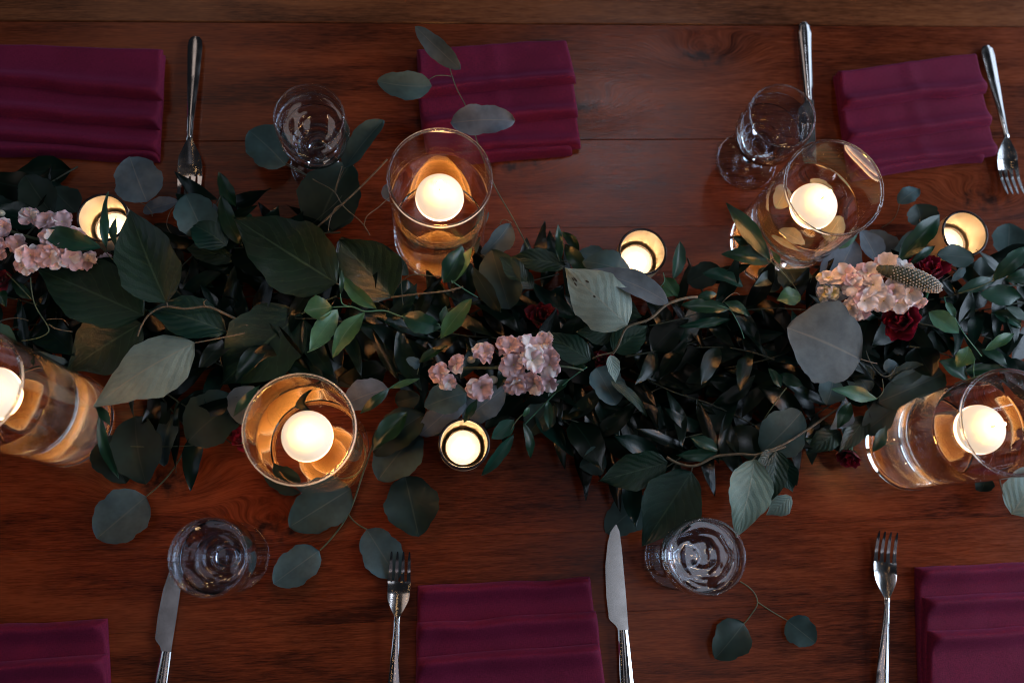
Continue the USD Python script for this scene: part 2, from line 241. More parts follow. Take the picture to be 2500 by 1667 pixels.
ROSE2 = petalmat('crimson_rose_petal', (0.13, 0.0025, 0.010), (0.33, 0.008, 0.042), 0.2, rough=0.5)
BUD = plain('white_bud', (0.55, 0.52, 0.46), 0.6)
SPIKE = plain('green_spike', (0.06, 0.075, 0.045), 0.6, noise=0.3)

# ------------------------------------------------------------------ mesh helpers
def lathe(profile, n=64):
    """A closed solid turned about z from a closed loop of (r, z) points (r = 0 allowed at the ends)."""
    pr = np.array(profile, float); m = len(pr)
    ang = np.arange(n) * 2 * math.pi / n
    v = np.stack([np.outer(np.cos(ang), pr[:, 0]), np.outer(np.sin(ang), pr[:, 0]), np.tile(pr[:, 1], (n, 1))], -1).reshape(-1, 3)
    f = []
    for i in range(n):
        a, b = i * m, ((i + 1) % n) * m
        for j in range(m - 1):
            f += [[a + j, b + j, b + j + 1], [a + j, b + j + 1, a + j + 1]]
        if pr[0, 0] > 1e-9 or pr[-1, 0] > 1e-9:
            f += [[a + m - 1, b + m - 1, b], [a + m - 1, b, a]]
    t = trimesh.Trimesh(v, f, process=True); t.merge_vertices(); t.update_faces(t.nondegenerate_faces()); t.fix_normals()
    return t
def smooth_profile(pts, k=6):
    from scipy.interpolate import PchipInterpolator
    p = np.array(pts, float); s = np.r_[0, np.cumsum(np.linalg.norm(np.diff(p, axis=0), axis=1))]
    t = np.unique(np.concatenate([np.linspace(s[i], s[i + 1], k, endpoint=False) for i in range(len(s) - 1)] + [[s[-1]]]))
    return np.stack([PchipInterpolator(s, p[:, 0])(t), PchipInterpolator(s, p[:, 1])(t)], 1)
def torus(R, r, z, n=64, m=10):
    a = np.arange(m) * 2 * math.pi / m
    return lathe(np.r_[np.stack([R + r * np.cos(a), z + r * np.sin(a)], 1)], n)
def spline(pts, k=8):
    from scipy.interpolate import PchipInterpolator as CubicSpline
    p = np.array(pts, float)
    if len(p) < 3: return p[0] + np.linspace(0, 1, k)[:, None] * (p[1] - p[0])
    s = np.r_[0, np.cumsum(np.linalg.norm(np.diff(p, axis=0), axis=1) + 1e-9)]
    return CubicSpline(s, p)(np.linspace(0, s[-1], k * (len(p) - 1)))
def tube(pts, r0, r1=None, sides=6):
    p = np.array(pts, float); r1 = r0 if r1 is None else r1
    t = np.gradient(p, axis=0); t /= np.linalg.norm(t, axis=1, keepdims=True) + 1e-12
    a = np.cross(t, np.where(np.abs(t[:, 2:]) < 0.9, [0, 0, 1.0], [1.0, 0, 0])); a /= np.linalg.norm(a, axis=1, keepdims=True) + 1e-12
    b = np.cross(t, a); ang = np.arange(sides) * 2 * math.pi / sides; rad = np.linspace(r0, r1, len(p))
    v = (p[:, None] + rad[:, None, None] * (np.cos(ang)[None, :, None] * a[:, None] + np.sin(ang)[None, :, None] * b[:, None])).reshape(-1, 3)
    f = []
    for i in range(len(p) - 1):
        for j in range(sides):
            k = (j + 1) % sides
            f += [[i * sides + j, i * sides + k, (i + 1) * sides + k], [i * sides + j, (i + 1) * sides + k, (i + 1) * sides + j]]
    n0 = len(v); v = np.vstack([v, p[0], p[-1]])
    for j in range(sides):
        k = (j + 1) % sides
        f += [[n0, k, j], [n0 + 1, (len(p) - 1) * sides + j, (len(p) - 1) * sides + k]]
    return (v, np.array(f))
def outline(kind, t):
    if kind == 'round': return np.sin(np.pi * t ** 0.88) ** 0.62
    if kind == 'ovate':
        return np.sin(np.pi * t ** 0.78) ** 0.80 * (1 - 0.55 * t ** 4)
    return np.maximum(4 * t * (1 - t), 0) ** 0.95 * (1 - 0.18 * (t - 0.5))
LEAF['Q'] = spotted()
SHAPE = {'Q': 'ovate', 'S': 'ovate', 'P': 'ovate', 'E': 'round', 'B': 'round', 'D': 'round', 'R': 'lance', 'G': 'lance'}
def leaf_mesh(B, T, width, shape, roll=0.0, curl=0.06, fold=0.12, wave=0.02, seed=0, side=0.0, nl=24, nw=8):
    B, T = np.array(B, float), np.array(T, float); a = T - B; L = np.linalg.norm(a); ah = a / L
    s = np.cross(ah, [0, 0, 1.0]); s /= np.linalg.norm(s) + 1e-9
    n = np.cross(s, ah)
    c, si = math.cos(roll), math.sin(roll); s, n = s * c + n * si, n * c - s * si
    t = np.linspace(0, 1, nl + 1) ** 0.9; u = np.linspace(-1, 1, nw + 1)
    hw = outline(shape, t) * width / 2
    hw = hw * (1 + 0.06 * np.sin(t * 9 + seed) + 0.035 * np.sin(t * 21 + seed * 2) + 0.02 * np.sin(t * 47 + seed))
    T_, U_2 = np.meshgrid(t, u, indexing='ij'); H = np.repeat(hw[:, None], nw + 1, 1)
    bend = curl * L * np.sin(np.pi * T_) - 0.10 * curl * L * T_ ** 2
    z = bend + fold * H * np.abs(U_2) ** 1.3 + wave * L * np.sin(T_ * 9 + seed * 1.7 + U_2) * U_2 ** 2 + 0.018 * L * np.sin(seed * 3.1 + T_ * 5) * U_2
    lat = U_2 * H + side * L * np.sin(np.pi * T_)
    v = B + a * T_[..., None] + s * lat[..., None] + n * z[..., None]
    f = []
    for i in range(nl):
        for j in range(nw):
            q = i * (nw + 1) + j
            f.append([q, q + 1, q + nw + 2, q + nw + 1])
    uv = np.stack([U_2 * 0.5 + 0.5, T_], -1).reshape(-1, 2)
    return (v.reshape(-1, 3), np.array(f)), uv
def quads(mesh):
    v, f = mesh
    return (v, np.vstack([f[:, [0, 1, 2]], f[:, [0, 2, 3]]]))

# ------------------------------------------------------------------ table
tb = Thing('wooden_table', 'reddish brown varnished wooden table of wide planks', 'table')
seams = [-230, 57, 344, 560, 800, 1050, 1310, 1512, 1760]
ys = [P(1063, s)[1] for s in seams]
for i in range(len(ys) - 1):
    y1, y0 = ys[i], ys[i + 1]; g = 0.0011 if i == 0 else 0.0
    g1 = 0.0004 if i <= 1 else 0.00006
    pl = trimesh.creation.box((2.6, y1 - y0 - 2 * g1, 0.04)); pl.apply_translation((0, (y0 + y1) / 2, -0.02))
    # eased long edges
    v = pl.vertices.copy(); top = v[:, 2] > -0.001
    e = 0.0010 if i <= 1 else 0.0002
    mid = (y0 + y1) / 2
    prof = [(y0 + g1, -0.04), (y0 + g1, -e), (y0 + g1 + e, 0), (y1 - g1 - e, 0), (y1 - g1, -e), (y1 - g1, -0.04)]
    pl = trimesh.creation.extrude_polygon(Polygon(prof), 2.6)
    vv = pl.vertices.copy(); pl.vertices = np.stack([vv[:, 2] - 1.3, vv[:, 0], vv[:, 1]], 1); pl.fix_normals()
    tb.part('plank', pl, WOOD2 if i == 0 else WOOD)
ub = trimesh.creation.box((2.5, ys[0] - ys[-1] - 0.1, 0.02)); ub.apply_translation((0, (ys[0] + ys[-1]) / 2, -0.0515))
tb.part('underframe', ub, WOOD2)

# ------------------------------------------------------------------ napkins
def slab(E0, E1, zb, th, seed, crease=0.0, nu=46, nv=40):
    """One cloth fold lying between the far edge E0 and the fold E1 (each a left and a right point)."""
    def clus(n): x = np.linspace(-1, 1, n); return 0.5 + 0.5 * np.sign(x) * (1 - (1 - np.abs(x)) ** 1.9)
    u, v = clus(nu), clus(nv)
    Ug, Vg = np.meshgrid(u, v, indexing='ij')
    a0, b0, a1, b1 = (np.array(p[:2]) for p in (*E0, *E1))
    xy = (a0 * (1 - Ug[..., None]) + b0 * Ug[..., None]) * (1 - Vg[..., None]) + (a1 * (1 - Ug[..., None]) + b1 * Ug[..., None]) * Vg[..., None]
    Wd, Ld = np.linalg.norm(b0 - a0), np.linalg.norm(a1 - a0)
    nse = lambda s, sc: meshkit.noise(np.stack([xy[..., 0] * sc, xy[..., 1] * sc, np.full(Ug.shape, s + seed * 3.7)], -1)) - 0.5
    xy = xy + np.stack([nse(1, 25) * 0.004, nse(2, 25) * 0.004], -1)
    pr = lambda d, r: np.sqrt(np.maximum(1 - (1 - np.minimum(d / r, 1)) ** 2, 0))
    dl, dr, df, dn = Ug * Wd, (1 - Ug) * Wd, (1 - Vg) * Ld, Vg * Ld
    z = zb + th * pr(dl, 0.0035) * pr(dr, 0.0035) * pr(df, 0.006) * pr(dn, 0.005)
    soft = pr(dl, 0.012) * pr(dr, 0.012) * pr(df, 0.006)
    z = z + soft * (0.0100 * np.exp(-((df - 0.006) / 0.0095) ** 2) + 0.0022 * nse(3, 18) + 0.0010 * nse(4, 60) + crease * 0.0022 * np.exp(-((Ug - 0.5) * Wd / 0.005) ** 2))
    top = np.concatenate([xy, z[..., None]], -1).reshape(-1, 3)
    bot = np.concatenate([xy, np.full(z.shape, zb)[..., None]], -1).reshape(-1, 3)
    f = []; N = nu * nv
    for i in range(nu - 1):
        for j in range(nv - 1):
            q = i * nv + j
            f += [[q, q + nv, q + nv + 1], [q, q + nv + 1, q + 1], [N + q, N + q + nv + 1, N + q + nv], [N + q, N + q + 1, N + q + nv + 1]]
    m = trimesh.Trimesh(np.vstack([top, bot]), f, process=False)
    m.merge_vertices(digits_vertex=7); m.fix_normals()
    return m
def napkin(label, edges, crease=0.0):
    n = len(edges) - 1; TH = 0.0056
    loc = P(*np.mean([edges[0][0], edges[0][1], edges[-1][0], edges[-1][1]], axis=0), 0.0)
    t = Thing('folded_napkin', label, 'napkin', loc, 'burgundy napkins laid at the places')
    E = [[P(*e[0], 0.004), P(*e[1], 0.004)] for e in edges]
    for i in range(n):
        zb = 0.0004 + (n - 1 - i) * TH
        s = 0.0003 * i
        t.part('fold', slab([E[0][0] + [s, 0, 0], E[0][1] - [s, 0, 0]], E[i + 1], zb, TH + 0.0005, i + len(label), crease), CLOTH, smooth=True)
napkin('burgundy napkin with four folds at the upper left edge, left of a fork', [((-60, 120), (405, 138)), ((-60, 218), (403, 258)), ((-60, 286), (397, 327)), ((-60, 343), (392, 382)), ((-30, 378), (387, 398))])
napkin('burgundy napkin under the trailing eucalyptus sprig above the middle candle vase', [((1018, 136), (1380, 112)), ((1022, 256), (1400, 216)), ((1030, 332), (1410, 293)), ((1040, 388), (1417, 366)), ((1046, 412), (1398, 376))], 1.0)
napkin('burgundy napkin at the upper right beside the tilted fork', [((2032, 188), (2369, 145)), ((2042, 282), (2393, 241)), ((2055, 362), (2410, 316)), ((2066, 428), (2426, 383)), ((2080, 440), (2400, 392))], 1.0)
napkin('burgundy napkin at the bottom between a fork and a knife', [((1010, 1790), (1490, 1770)), ((1019, 1602), (1461, 1566)), ((1021, 1520), (1451, 1490)), ((1020, 1428), (1440, 1409))])
napkin('burgundy napkin cut off by the lower left corner', [((-70, 1770), (275, 1760)), ((-70, 1616), (264, 1596)), ((-70, 1530), (260, 1507))])
napkin('burgundy napkin cut off by the lower right corner', [((2250, 1790), (2580, 1780)), ((2254, 1537), (2580, 1522)), ((2247, 1455), (2580, 1438)), ((2236, 1386), (2580, 1370))])

# ------------------------------------------------------------------ cutlery
def plate(poly, th, zf, bulge=0.0, hw=None, size=0.0032):
    """A flat outline in (x across, y along) made solid, bent to the height zf(y) and crowned by bulge."""
    m = trimesh.creation.extrude_polygon(Polygon(poly).buffer(0), th)
    v, f = trimesh.remesh.subdivide_to_size(m.vertices, m.faces, size)
    v = v.copy(); y = v[:, 1].copy(); top = v[:, 2] > th / 2
    if bulge:
        w = np.maximum(hw(y), 1e-4)
        v[:, 2] += np.where(top, bulge * np.maximum(1 - (v[:, 0] / w) ** 2, 0) - bulge * 0.2, 0)
    v[:, 2] += zf(y)
    m = trimesh.Trimesh(v, f); m.merge_vertices(); m.fix_normals(); return m
def mirror(pts): return [(x, y) for x, y in pts] + [(-x, y) for x, y in reversed(pts)]
def place_mesh(m, end, tip, L, flip=1):
    """Moves a mesh built along +y (0 = handle end, L = tip) so that it lies from END to TIP on the table."""
    a, b = np.array(end), np.array(tip); d = (b - a)[:2]; s = np.linalg.norm(d) / L; d = d / np.linalg.norm(d)
    m = m.copy(); v = m.vertices * [s * flip, s, s]
    m.vertices = np.stack([v[:, 0] * d[1] + v[:, 1] * d[0] + a[0], -v[:, 0] * d[0] + v[:, 1] * d[1] + a[1], v[:, 2] + a[2]], 1)
    if flip < 0: m.invert()
    return m
def interp(xs, ys_): return lambda a: np.interp(a, xs, ys_)
def fork(label, end, tip, kind=0):
    L = 0.200; t = Thing('dinner_fork', label, 'fork', P(*end, 0.001), 'forks laid at the places')
    e, ti = P(*end, 0.0008), P(*tip, 0.0008)
    hwf = interp([0, .004, .012, .05, .09, .118, .128], [.0042, .0072, .0082, .0066, .0042, .0031, .0034])
    zf = interp([0, .05, .10, .125, .140, .155, .165, .178, .192, .2], [.003, .006, .011, .0125, .0085, .0045, .0035, .0040, .0075, .0105])
    yy = np.linspace(0, .128, 34)
    hnd = plate(mirror([(hwf(a), a) for a in yy]), .0024, zf, .0012, hwf)
    hh = interp([.128, .136, .145, .152, .1665], [.0034, .0075, .0118, .0130, .0132])
    yy = np.linspace(.128, .1665, 16)
    head = plate(mirror([(hh(a), a) for a in yy]), .0019, zf)
    # a hollow across the head
    v = head.vertices.copy(); v[:, 2] += 0.0016 * (v[:, 0] / .0135) ** 2; head.vertices = v
    for nm, m in (('handle', hnd), ('head', head)):
        t.part(nm, place_mesh(m, e, ti, L), STEEL, smooth=40)
    for k in range(4):
        c0 = (k - 1.5) * .0072; c1 = (k - 1.5) * .0068
        w = interp([.1655, .172, .19, .198, .2], [.0026, .0021, .0017, .0011, .0006])
        yy = np.linspace(.1655, .2, 12)
        cx = lambda a: c0 + (c1 - c0) * (a - .1655) / .0345
        tn = plate([(cx(a) + w(a), a) for a in yy] + [(cx(a) - w(a), a) for a in reversed(yy)], .0017, zf)
        v = tn.vertices.copy(); v[:, 2] += 0.0016 * (c0 / .0135) ** 2 + 0.00005; tn.vertices = v
        t.part('tine', place_mesh(tn, e, ti, L), STEEL, smooth=40)
fork('steel fork right of the upper left napkin, tines reaching into the leaves', (480, 96), (464, 506))
fork('steel fork tilted beside the upper right napkin', (2403, 117), (2466, 482))
fork('steel fork left of the bottom napkin, tines over a eucalyptus leaf', (955, 1790), (979, 1346))
fork('steel fork standing alone at the lower right, left of the corner napkin', (2144, 1752), (2157, 1298))
def knife(label, end, tip, L=0.225, flip=1):
    e0 = 0.0008 if 'bottom napkin' not in label else 0.004
    t = Thing('table_knife', label, 'knife', P(*end, 0.001), 'knives laid at the places')
    e, ti = P(*end, e0), P(*tip, e0)
    hwf = interp([0, .004, .014, .06, .10, .112], [.004, .0072, .0085, .0072, .0062, .0058])
    zf = lambda a: 0.0 * a
    hnd = plate(mirror([(hwf(a), a) for a in np.linspace(0, .112, 30)]), .0042, zf, .0026, hwf)
    xl = interp([.112, .116, .124, .150, .180, .205, .218, .225], [-.0058, -.0068, -.0148, -.0160, -.0150, -.0108, -.0065, -.0005])
    xr_ = interp([.112, .150, .200, .218, .225], [.0058, .0056, .0046, .0035, .0008])
    yy = np.linspace(.112, .225, 44)
    bl = plate([(xr_(a), a) for a in yy] + [(xl(a), a) for a in reversed(yy)], .0016, lambda a: 0.0022 + 0.0 * a)
    v = bl.vertices.copy(); up = v[:, 2] > .003; v[:, 2] += np.where(up, np.clip((v[:, 0] + .016) / .022, 0, 1) * .0010, 0); bl.vertices = v
    t.part('handle', place_mesh(hnd, e, ti, L, flip), STEEL, smooth=40)
    t.part('blade', place_mesh(bl, e, ti, L, flip), STEEL, smooth=40)
knife('steel knife right of the bottom napkin, its blade catching the window', (1538, 1800), (1502, 1281))
knife('steel knife at the lower left, blade running under a water glass', (366, 1840), (448, 1345))
knife('steel knife at the top with its blade behind a water glass', (1961, 59), (1985, 446), flip=-1)

# ------------------------------------------------------------------ candle vases
VR, BR = 0.0508, 0.0245
def axis_at(sx, sy, z): p = P(sx, sy, z); return np.array([p[0], p[1], 0.0])
def vase(where, label, clabel, VH=0.190, WL=0.133):
    c = axis_at(*where, VH)
    t = Thing('glass_vase', label, 'vase', c, 'glass cylinder vases with floating candles')
    wl = 0.0022
    at = lambda m: (m.apply_translation(c), m)[1]
    t.part('wall', at(lathe([(VR, 0.012), (VR, VH - 0.001), (VR - wl, VH - 0.001), (VR - wl, 0.012)], 96)), PANE, smooth=30)
    t.part('rim', at(torus(VR - wl / 2, wl / 2 + 0.0004, VH - 0.0008, 96, 12)), GLASS, smooth=True)
    t.part('base', at(lathe(smooth_profile([(0, 0.001), (VR - 0.006, 0.0006), (VR - 0.001, 0.002), (VR + 0.0002, 0.006), (VR + 0.0002, 0.0118)], 5).tolist() + [(VR - wl - 0.001, 0.0122), (VR * 0.6, 0.0108), (0, 0.0104)], 96)), GLASS, smooth=35)
    ri = VR - wl - 0.0004
    t.part('water', at(lathe([(0, 0.0101), (VR * 0.6, 0.0105), (ri - 0.002, 0.0116), (ri, 0.0135), (ri, WL - 0.0012), (ri - 0.0004, WL), (ri - 0.003, WL - 0.0006), (0, WL - 0.0008)], 96)), WATER, smooth=35)
    b = trimesh.creation.icosphere(4, BR); b.vertices *= [1, 1, 0.94]; b.apply_translation(c + [0, 0, WL + 0.000])
    fc = Thing('floating_candle', clabel, 'candle', c + [0, 0, WL], 'round candles floating in the vases')
    fc.part('wax', b, BALL, smooth=True)
    fc.part('wick', tube([c + [0, 0, WL + BR * .9], c + [0.0004, 0, WL + BR * .94 + .012]], .0006), SHELL, smooth=True)
    fl = lathe(smooth_profile([(0, 0), (.0022, .002), (.0030, .005), (.0018, .011), (0, .016)], 5), 20); fl.apply_translation(c + [0.0003, 0, WL + BR * .94 + .0095])
    fc.part('flame', fl, FLAME2, smooth=True)
    return c
vases = [
 vase((-97, 932), 'glass cylinder vase with candle cut off by the left edge', 'round glowing candle in the vase cut off by the left edge', 0.245, 0.180),
 vase((1074, 433), 'glass cylinder vase with candle below the top middle napkin', 'round glowing candle in the vase below the top middle napkin'),
 vase((2037, 457), 'glass cylinder vase with leaves in its water, beside the upper right napkin', 'round glowing candle among leaves in the vase at the upper right'),
 vase((731, 1047), 'glass cylinder vase with candle at the lower left edge of the garland', 'round glowing candle in the vase at the lower left edge of the garland'),
 vase((2472, 1030), 'glass cylinder vase with candle cut off by the right edge', 'round glowing candle in the vase cut off by the right edge', 0.212, 0.153)]

# ------------------------------------------------------------------ water goblets
GH = 0.130
def goblet(where, label):
    c = axis_at(*where, GH)
    t = Thing('water_glass', label, 'glass', c, 'stemmed glasses of water')
    at = lambda m: (m.apply_translation(c), m)[1]
    foot = smooth_profile([(0.0, 0.0015), (0.030, 0.0008), (0.0355, 0.0012), (0.0362, 0.0026), (0.034, 0.0034), (0.018, 0.0058), (0.0085, 0.0105), (0.0058, 0.018)], 5)
    t.part('foot', at(lathe(np.vstack([foot, [[0.0, 0.018]]]), 72)), GLASS, smooth=35)
    stem = smooth_profile([(0.0058, 0.0182), (0.0050, 0.030), (0.0062, 0.040), (0.0095, 0.0455)], 6)
    t.part('stem', at(lathe(np.vstack([[[0, 0.0182]], stem, [[0, 0.0455]]]), 48)), GLASS, smooth=35)
    low_o = smooth_profile([(0.0, 0.0457), (0.0097, 0.0457), (0.0215, 0.0515), (0.0315, 0.064), (0.0372, 0.081)], 6)
    low_i = smooth_profile([(0.0364, 0.0812), (0.0298, 0.0665), (0.0245, 0.0605), (0.0205, 0.0592), (0.0185, 0.0562), (0.0130, 0.0545), (0.0095, 0.0552), (0.0, 0.0556)], 5)
    t.part('bowl_base', at(lathe(np.vstack([low_o, low_i]), 96)), GLASS, smooth=45)
    up_o = smooth_profile([(0.0372, 0.0813), (0.0392, 0.098), (0.0384, 0.114), (0.0366, GH - 0.0006)], 6)
    up_i = smooth_profile([(0.0354, GH - 0.0006), (0.0372, 0.114), (0.0380, 0.098), (0.0363, 0.0815)], 6)
    t.part('bowl', at(lathe(np.vstack([up_o, up_i]), 96)), PANE, smooth=45)
    t.part('rim', at(torus(0.0357, 0.0009, GH - 0.0004, 96, 10)), GLASS, smooth=True)
    rp = np.array([[r_, 0.1087 + 0.00008 * math.sin(r_ * 2 * math.pi / 0.0105) * (0.3 + r_ / 0.03)] for r_ in np.linspace(0.0360, 0.0, 48)])
    wm = lathe(np.vstack([rp[::-1] - [0, 0.003], [[0.0372, 0.1068], [0.0374, 0.1092]], rp]), 96)
    wv = wm.vertices.copy(); wv[:, 2] += 0.0011 * (meshkit.noise(np.stack([wv[:, 0] * 75 + sum(where) * .1, wv[:, 1] * 75, wv[:, 2] * 0], -1)) - .5) * np.clip((0.036 - np.hypot(wv[:, 0], wv[:, 1])) / .01, 0, 1); wm.vertices = wv
    t.part('water', at(wm), WATERTOP, smooth=40)
goblet((754, 285), 'water glass above the twig near the top, right of the upper left fork')
goblet((1911, 282), 'water glass beside the upper right napkin, its foot showing')
goblet((507, 1360), 'water glass over the knife tip at the lower left')
goblet((1731, 1358), 'water glass right of the bottom knife')

# ------------------------------------------------------------------ votives
CH, CR = 0.066, 0.0268
def votive(where, label, clabel):
    c = axis_at(*where, CH)
    t = Thing('votive_cup', label, 'candle holder', c, 'small votive cups in the garland')
    at = lambda m: (m.apply_translation(c), m)[1]
    o = smooth_profile([(0, 0.0006), (0.0165, 0.0006), (0.0215, 0.0035), (0.0245, 0.018), (0.0262, 0.045), (CR, CH - 0.001)], 6)
    i = smooth_profile([(CR - 0.0022, CH - 0.001), (0.0240, 0.045), (0.0224, 0.019), (0.0195, 0.0085), (0.012, 0.007), (0, 0.007)], 6)
    t.part('cup', at(lathe(np.vstack([o, i]), 72)), CUP, smooth=40)
    t.part('rim', at(torus(CR - 0.0011, 0.0014, CH - 0.0008, 72, 10)), CUPRIM, smooth=True)
    tl = Thing('tealight_candle', clabel, 'candle', c + [0, 0, 0.0072], 'tealights in the votive cups')
    z0, sh = 0.0073, 0.0305
    tl.part('shell', at(lathe([(0, z0), (0.0185, z0), (0.0192, sh), (0.0188, sh + 0.0003), (0.0184, sh), (0.0180, z0 + 0.001), (0, z0 + 0.001)], 64)), SHELL, smooth=35)
    tl.part('wax', at(lathe([(0, z0 + 0.002), (0.0180, z0 + 0.002), (0.0183, sh - 0.004), (0.010, sh - 0.0044), (0, sh - 0.0046)], 64)), WAX, smooth=35)
    fl = trimesh.creation.icosphere(2, 0.0019); fl.vertices *= [1, 1, 1.7]; fl.apply_translation(c + [0, 0, sh - 0.0015])
    tl.part('flame', fl, FLAME, smooth=True)
votive((250, 531), 'small votive cup with a leaf across it at the left', 'lit tealight in the votive cup behind the narrow leaf at the left')
votive((1569, 614), 'small votive cup right of the pale spotted leaf', 'lit tealight in the votive cup right of the pale spotted leaf')
votive((2357, 569), 'small votive cup above the red rose at the right', 'lit tealight in the votive cup above the red rose at the right')
votive((1133, 1083), 'small votive cup below the middle pink flowers', 'lit tealight in the votive cup below the middle pink flowers')

# ------------------------------------------------------------------ foliage
WIN_ = {'a': (0, 417), 'b': (625, 417), 'c': (1250, 417), 'd': (1875, 417), 'e': (0, 834), 'f': (625, 834), 'g': (1250, 834), 'h': (1875, 834)}
def px(w, x, y):
    if w == 'D': return x / 0.9408, y / 0.9408, 1 / 0.9408
    if w == 'S': return x, y, 1.0
    if w in '1234': return 600 * (int(w) - 1) + (50 if w == '4' else 0) + x / 2.614, 1067 + y / 2.614, 1 / 2.614
    x0, y0 = WIN_[w]; return x0 + x / 3.76, y0 + y / 3.76, 1 / 3.76
seed_ = [0]
def add_leaf(t, w, kind, bx, by, tx, ty, width, z=0.05, dz=None, roll=None, curl=None, fold=None, wave=None, side=0.0, name='leaf', label=None, w2=None):
    seed_[0] += 1; r = random.Random(seed_[0] * 7919)
    b = px(w, bx, by); e = px(w2 or w, tx, ty); wd = width * b[2]
    L = math.hypot(b[0] - e[0], b[1] - e[1])
    dz = r.uniform(-0.006, 0.010) if dz is None else dz
    roll = math.radians(r.uniform(-20, 20) if roll is None else roll)
    curl = r.uniform(0.0, 0.14) if curl is None else curl
    fold = r.uniform(0.10, 0.40) if fold is None else fold * 1.6
    wave = r.uniform(0.012, 0.035) if wave is None else wave * 1.4
    B, T = P(b[0], b[1], z), P(e[0], e[1], max(z + dz, 0.002))
    m, uv = leaf_mesh(B, T, wd * mpp(b[0], b[1], z) / max(math.cos(roll), 0.4), SHAPE[kind], roll, curl, fold, wave, seed_[0], side)
    v = m[0]; low = v[:, 2].min()
    if low < 0.0012: v[:, 2] = 0.0012 + np.maximum(v[:, 2] - 0.0012, (v[:, 2] - low) * 0.12)
    return t.part(name, quads(m), LEAF[kind], smooth=True, uv=uv, label=label)
def add_stem(t, w, pts, r0=1.1, r1=None, material=None, name='stem'):
    p = [P(*px(q[3] if len(q) > 3 else w, q[0], q[1])[:2], q[2]) for q in pts]
    return t.part(name, tube(spline(p, 6), r0 * .001, (r0 if r1 is None else r1) * .001), material or STEM, smooth=True)
def sprig(name, label, cat, w, stems, leaves, group=None):
    if stems: q = stems[0][0][0]; loc = P(*px(q[3] if len(q) > 3 else w, q[0], q[1])[:2], q[2])
    else: q = leaves[0]; b = px(q[0] if isinstance(q[0], str) and len(q[0]) == 1 and q[0] in 'abcdefghDS1234' and isinstance(q[1], str) else w, *(q[2:4] if isinstance(q[1], str) else q[1:3])); loc = P(b[0], b[1], 0.03)
    t = Thing(name, label, cat, loc, group)
    for s in stems: add_stem(t, w, s[0], *(s[1:]))
    for l in leaves:
        kw = l[-1] if isinstance(l[-1], dict) else {}
        a = list(l[:-1] if kw else l)
        if not isinstance(a[1], str): a = [w] + a
        add_leaf(t, *a, **kw)
    return t
SP = 'salal sprig'
# --- left quarter
sprig('lemon_leaf_sprig', 'broad dark lemon leaf sprig, its tallest leaf hiding part of the left votive', 'leaf sprig', 'a',
  [([(2270, 1420, .060), (2060, 1310, .068), (1890, 1245, .074), (1700, 1265, .076), (1530, 1245, .076), (1390, 1300, .074), (1310, 1400, .072), (1265, 1520, .070)], 1.5, 0.9, TWIG),
   ([(1890, 1245, .074), (1870, 1215, .078), (1900, 1180, .080)], 0.9, 0.4, TWIG), ([(1540, 1250, .076), (1530, 1210, .078)], 0.9, 0.7, TWIG)],
  [('S', 1530, 1215, 1185, 350, 600, .078, dict(dz=.012, roll=6, curl=.05, fold=.2, wave=.012)),
   ('S', 1320, 1330, 335, 900, 640, .066, dict(dz=-.004, roll=-8, curl=.03, fold=.1)),
   ('S', 1300, 1400, 620, 1835, 600, .056, dict(dz=-.01, roll=8, fold=.12)),
   ('S', 2080, 1480, 1330, 1270, 400, .060, dict(dz=.0, roll=-14, fold=.15))])
sprig('lemon_leaf', 'large pale grey-green leaf lying underside up beside the left edge vase', 'leaf', 'e', [([(2250, -80, .074), (1950, -20, .078), (1790, 10, .080)], 0.9, 0.7, TWIG)],
  [('P', 1790, 10, 860, 590, 590, .080, dict(dz=-.004, roll=-10, curl=.07, fold=-.12, wave=.012))])
sprig('lemon_leaf_sprig', 'dark lemon leaves left of centre with the biggest ribbed leaf reaching toward the fork', 'leaf sprig', 'b',
  [([(980, 1130, .066), (740, 1035, .080)], 1.0, 0.8, TWIG), ([(420, 1310, .05), (560, 1230, .055), (740, 1150, .06)], 1.0, 0.9, STEM)],
  [('S', 740, 1035, -210, 430, 680, .082, dict(dz=.006, roll=10, curl=.06, fold=.12, wave=.022)),
   ('S', 1250, 1160, 760, 630, 600, .062, dict(dz=.004, roll=-6)),
   ('S', 420, 1310, -330, 1970, 700, .045, dict(dz=-.008, roll=6, fold=.15)),
   ('S', -270, 690, -620, 480, 380, .058, dict(dz=.004, roll=-18)),
   ('S', -200, 820, -720, 640, 210, .048, dict(dz=0)),
   ('D', 1400, 960, 1140, 670, 150, .050, dict(dz=.012, roll=20)) if False else ('E', 1400, 960, 1140, 670, 130, .050, dict(dz=.012, roll=24))])
sprig('eucalyptus_sprig', 'pale dried eucalyptus leaves between the left votive and the fork tines', 'eucalyptus sprig', 'a',
  [([(1960, 690, .04), (1880, 620, .045), (1600, 590, .05), (1530, 480, .048), (1560, 380, .044), (1640, 300, .04)], .5, .4, TWIG), ([(1400, 420, .045), (1350, 330, .05), (1280, 290, .05)], .5, .4, TWIG)],
  [('B', 1350, 290, 1190, -130, 460, .052, dict(dz=.006, roll=4, curl=.05, fold=.05)), ('E', 1885, 610, 1700, 215, 390, .055, dict(dz=.01, roll=-6)), ('B', 1310, 380, 1640, 280, 175, .040, dict(dz=.004))])
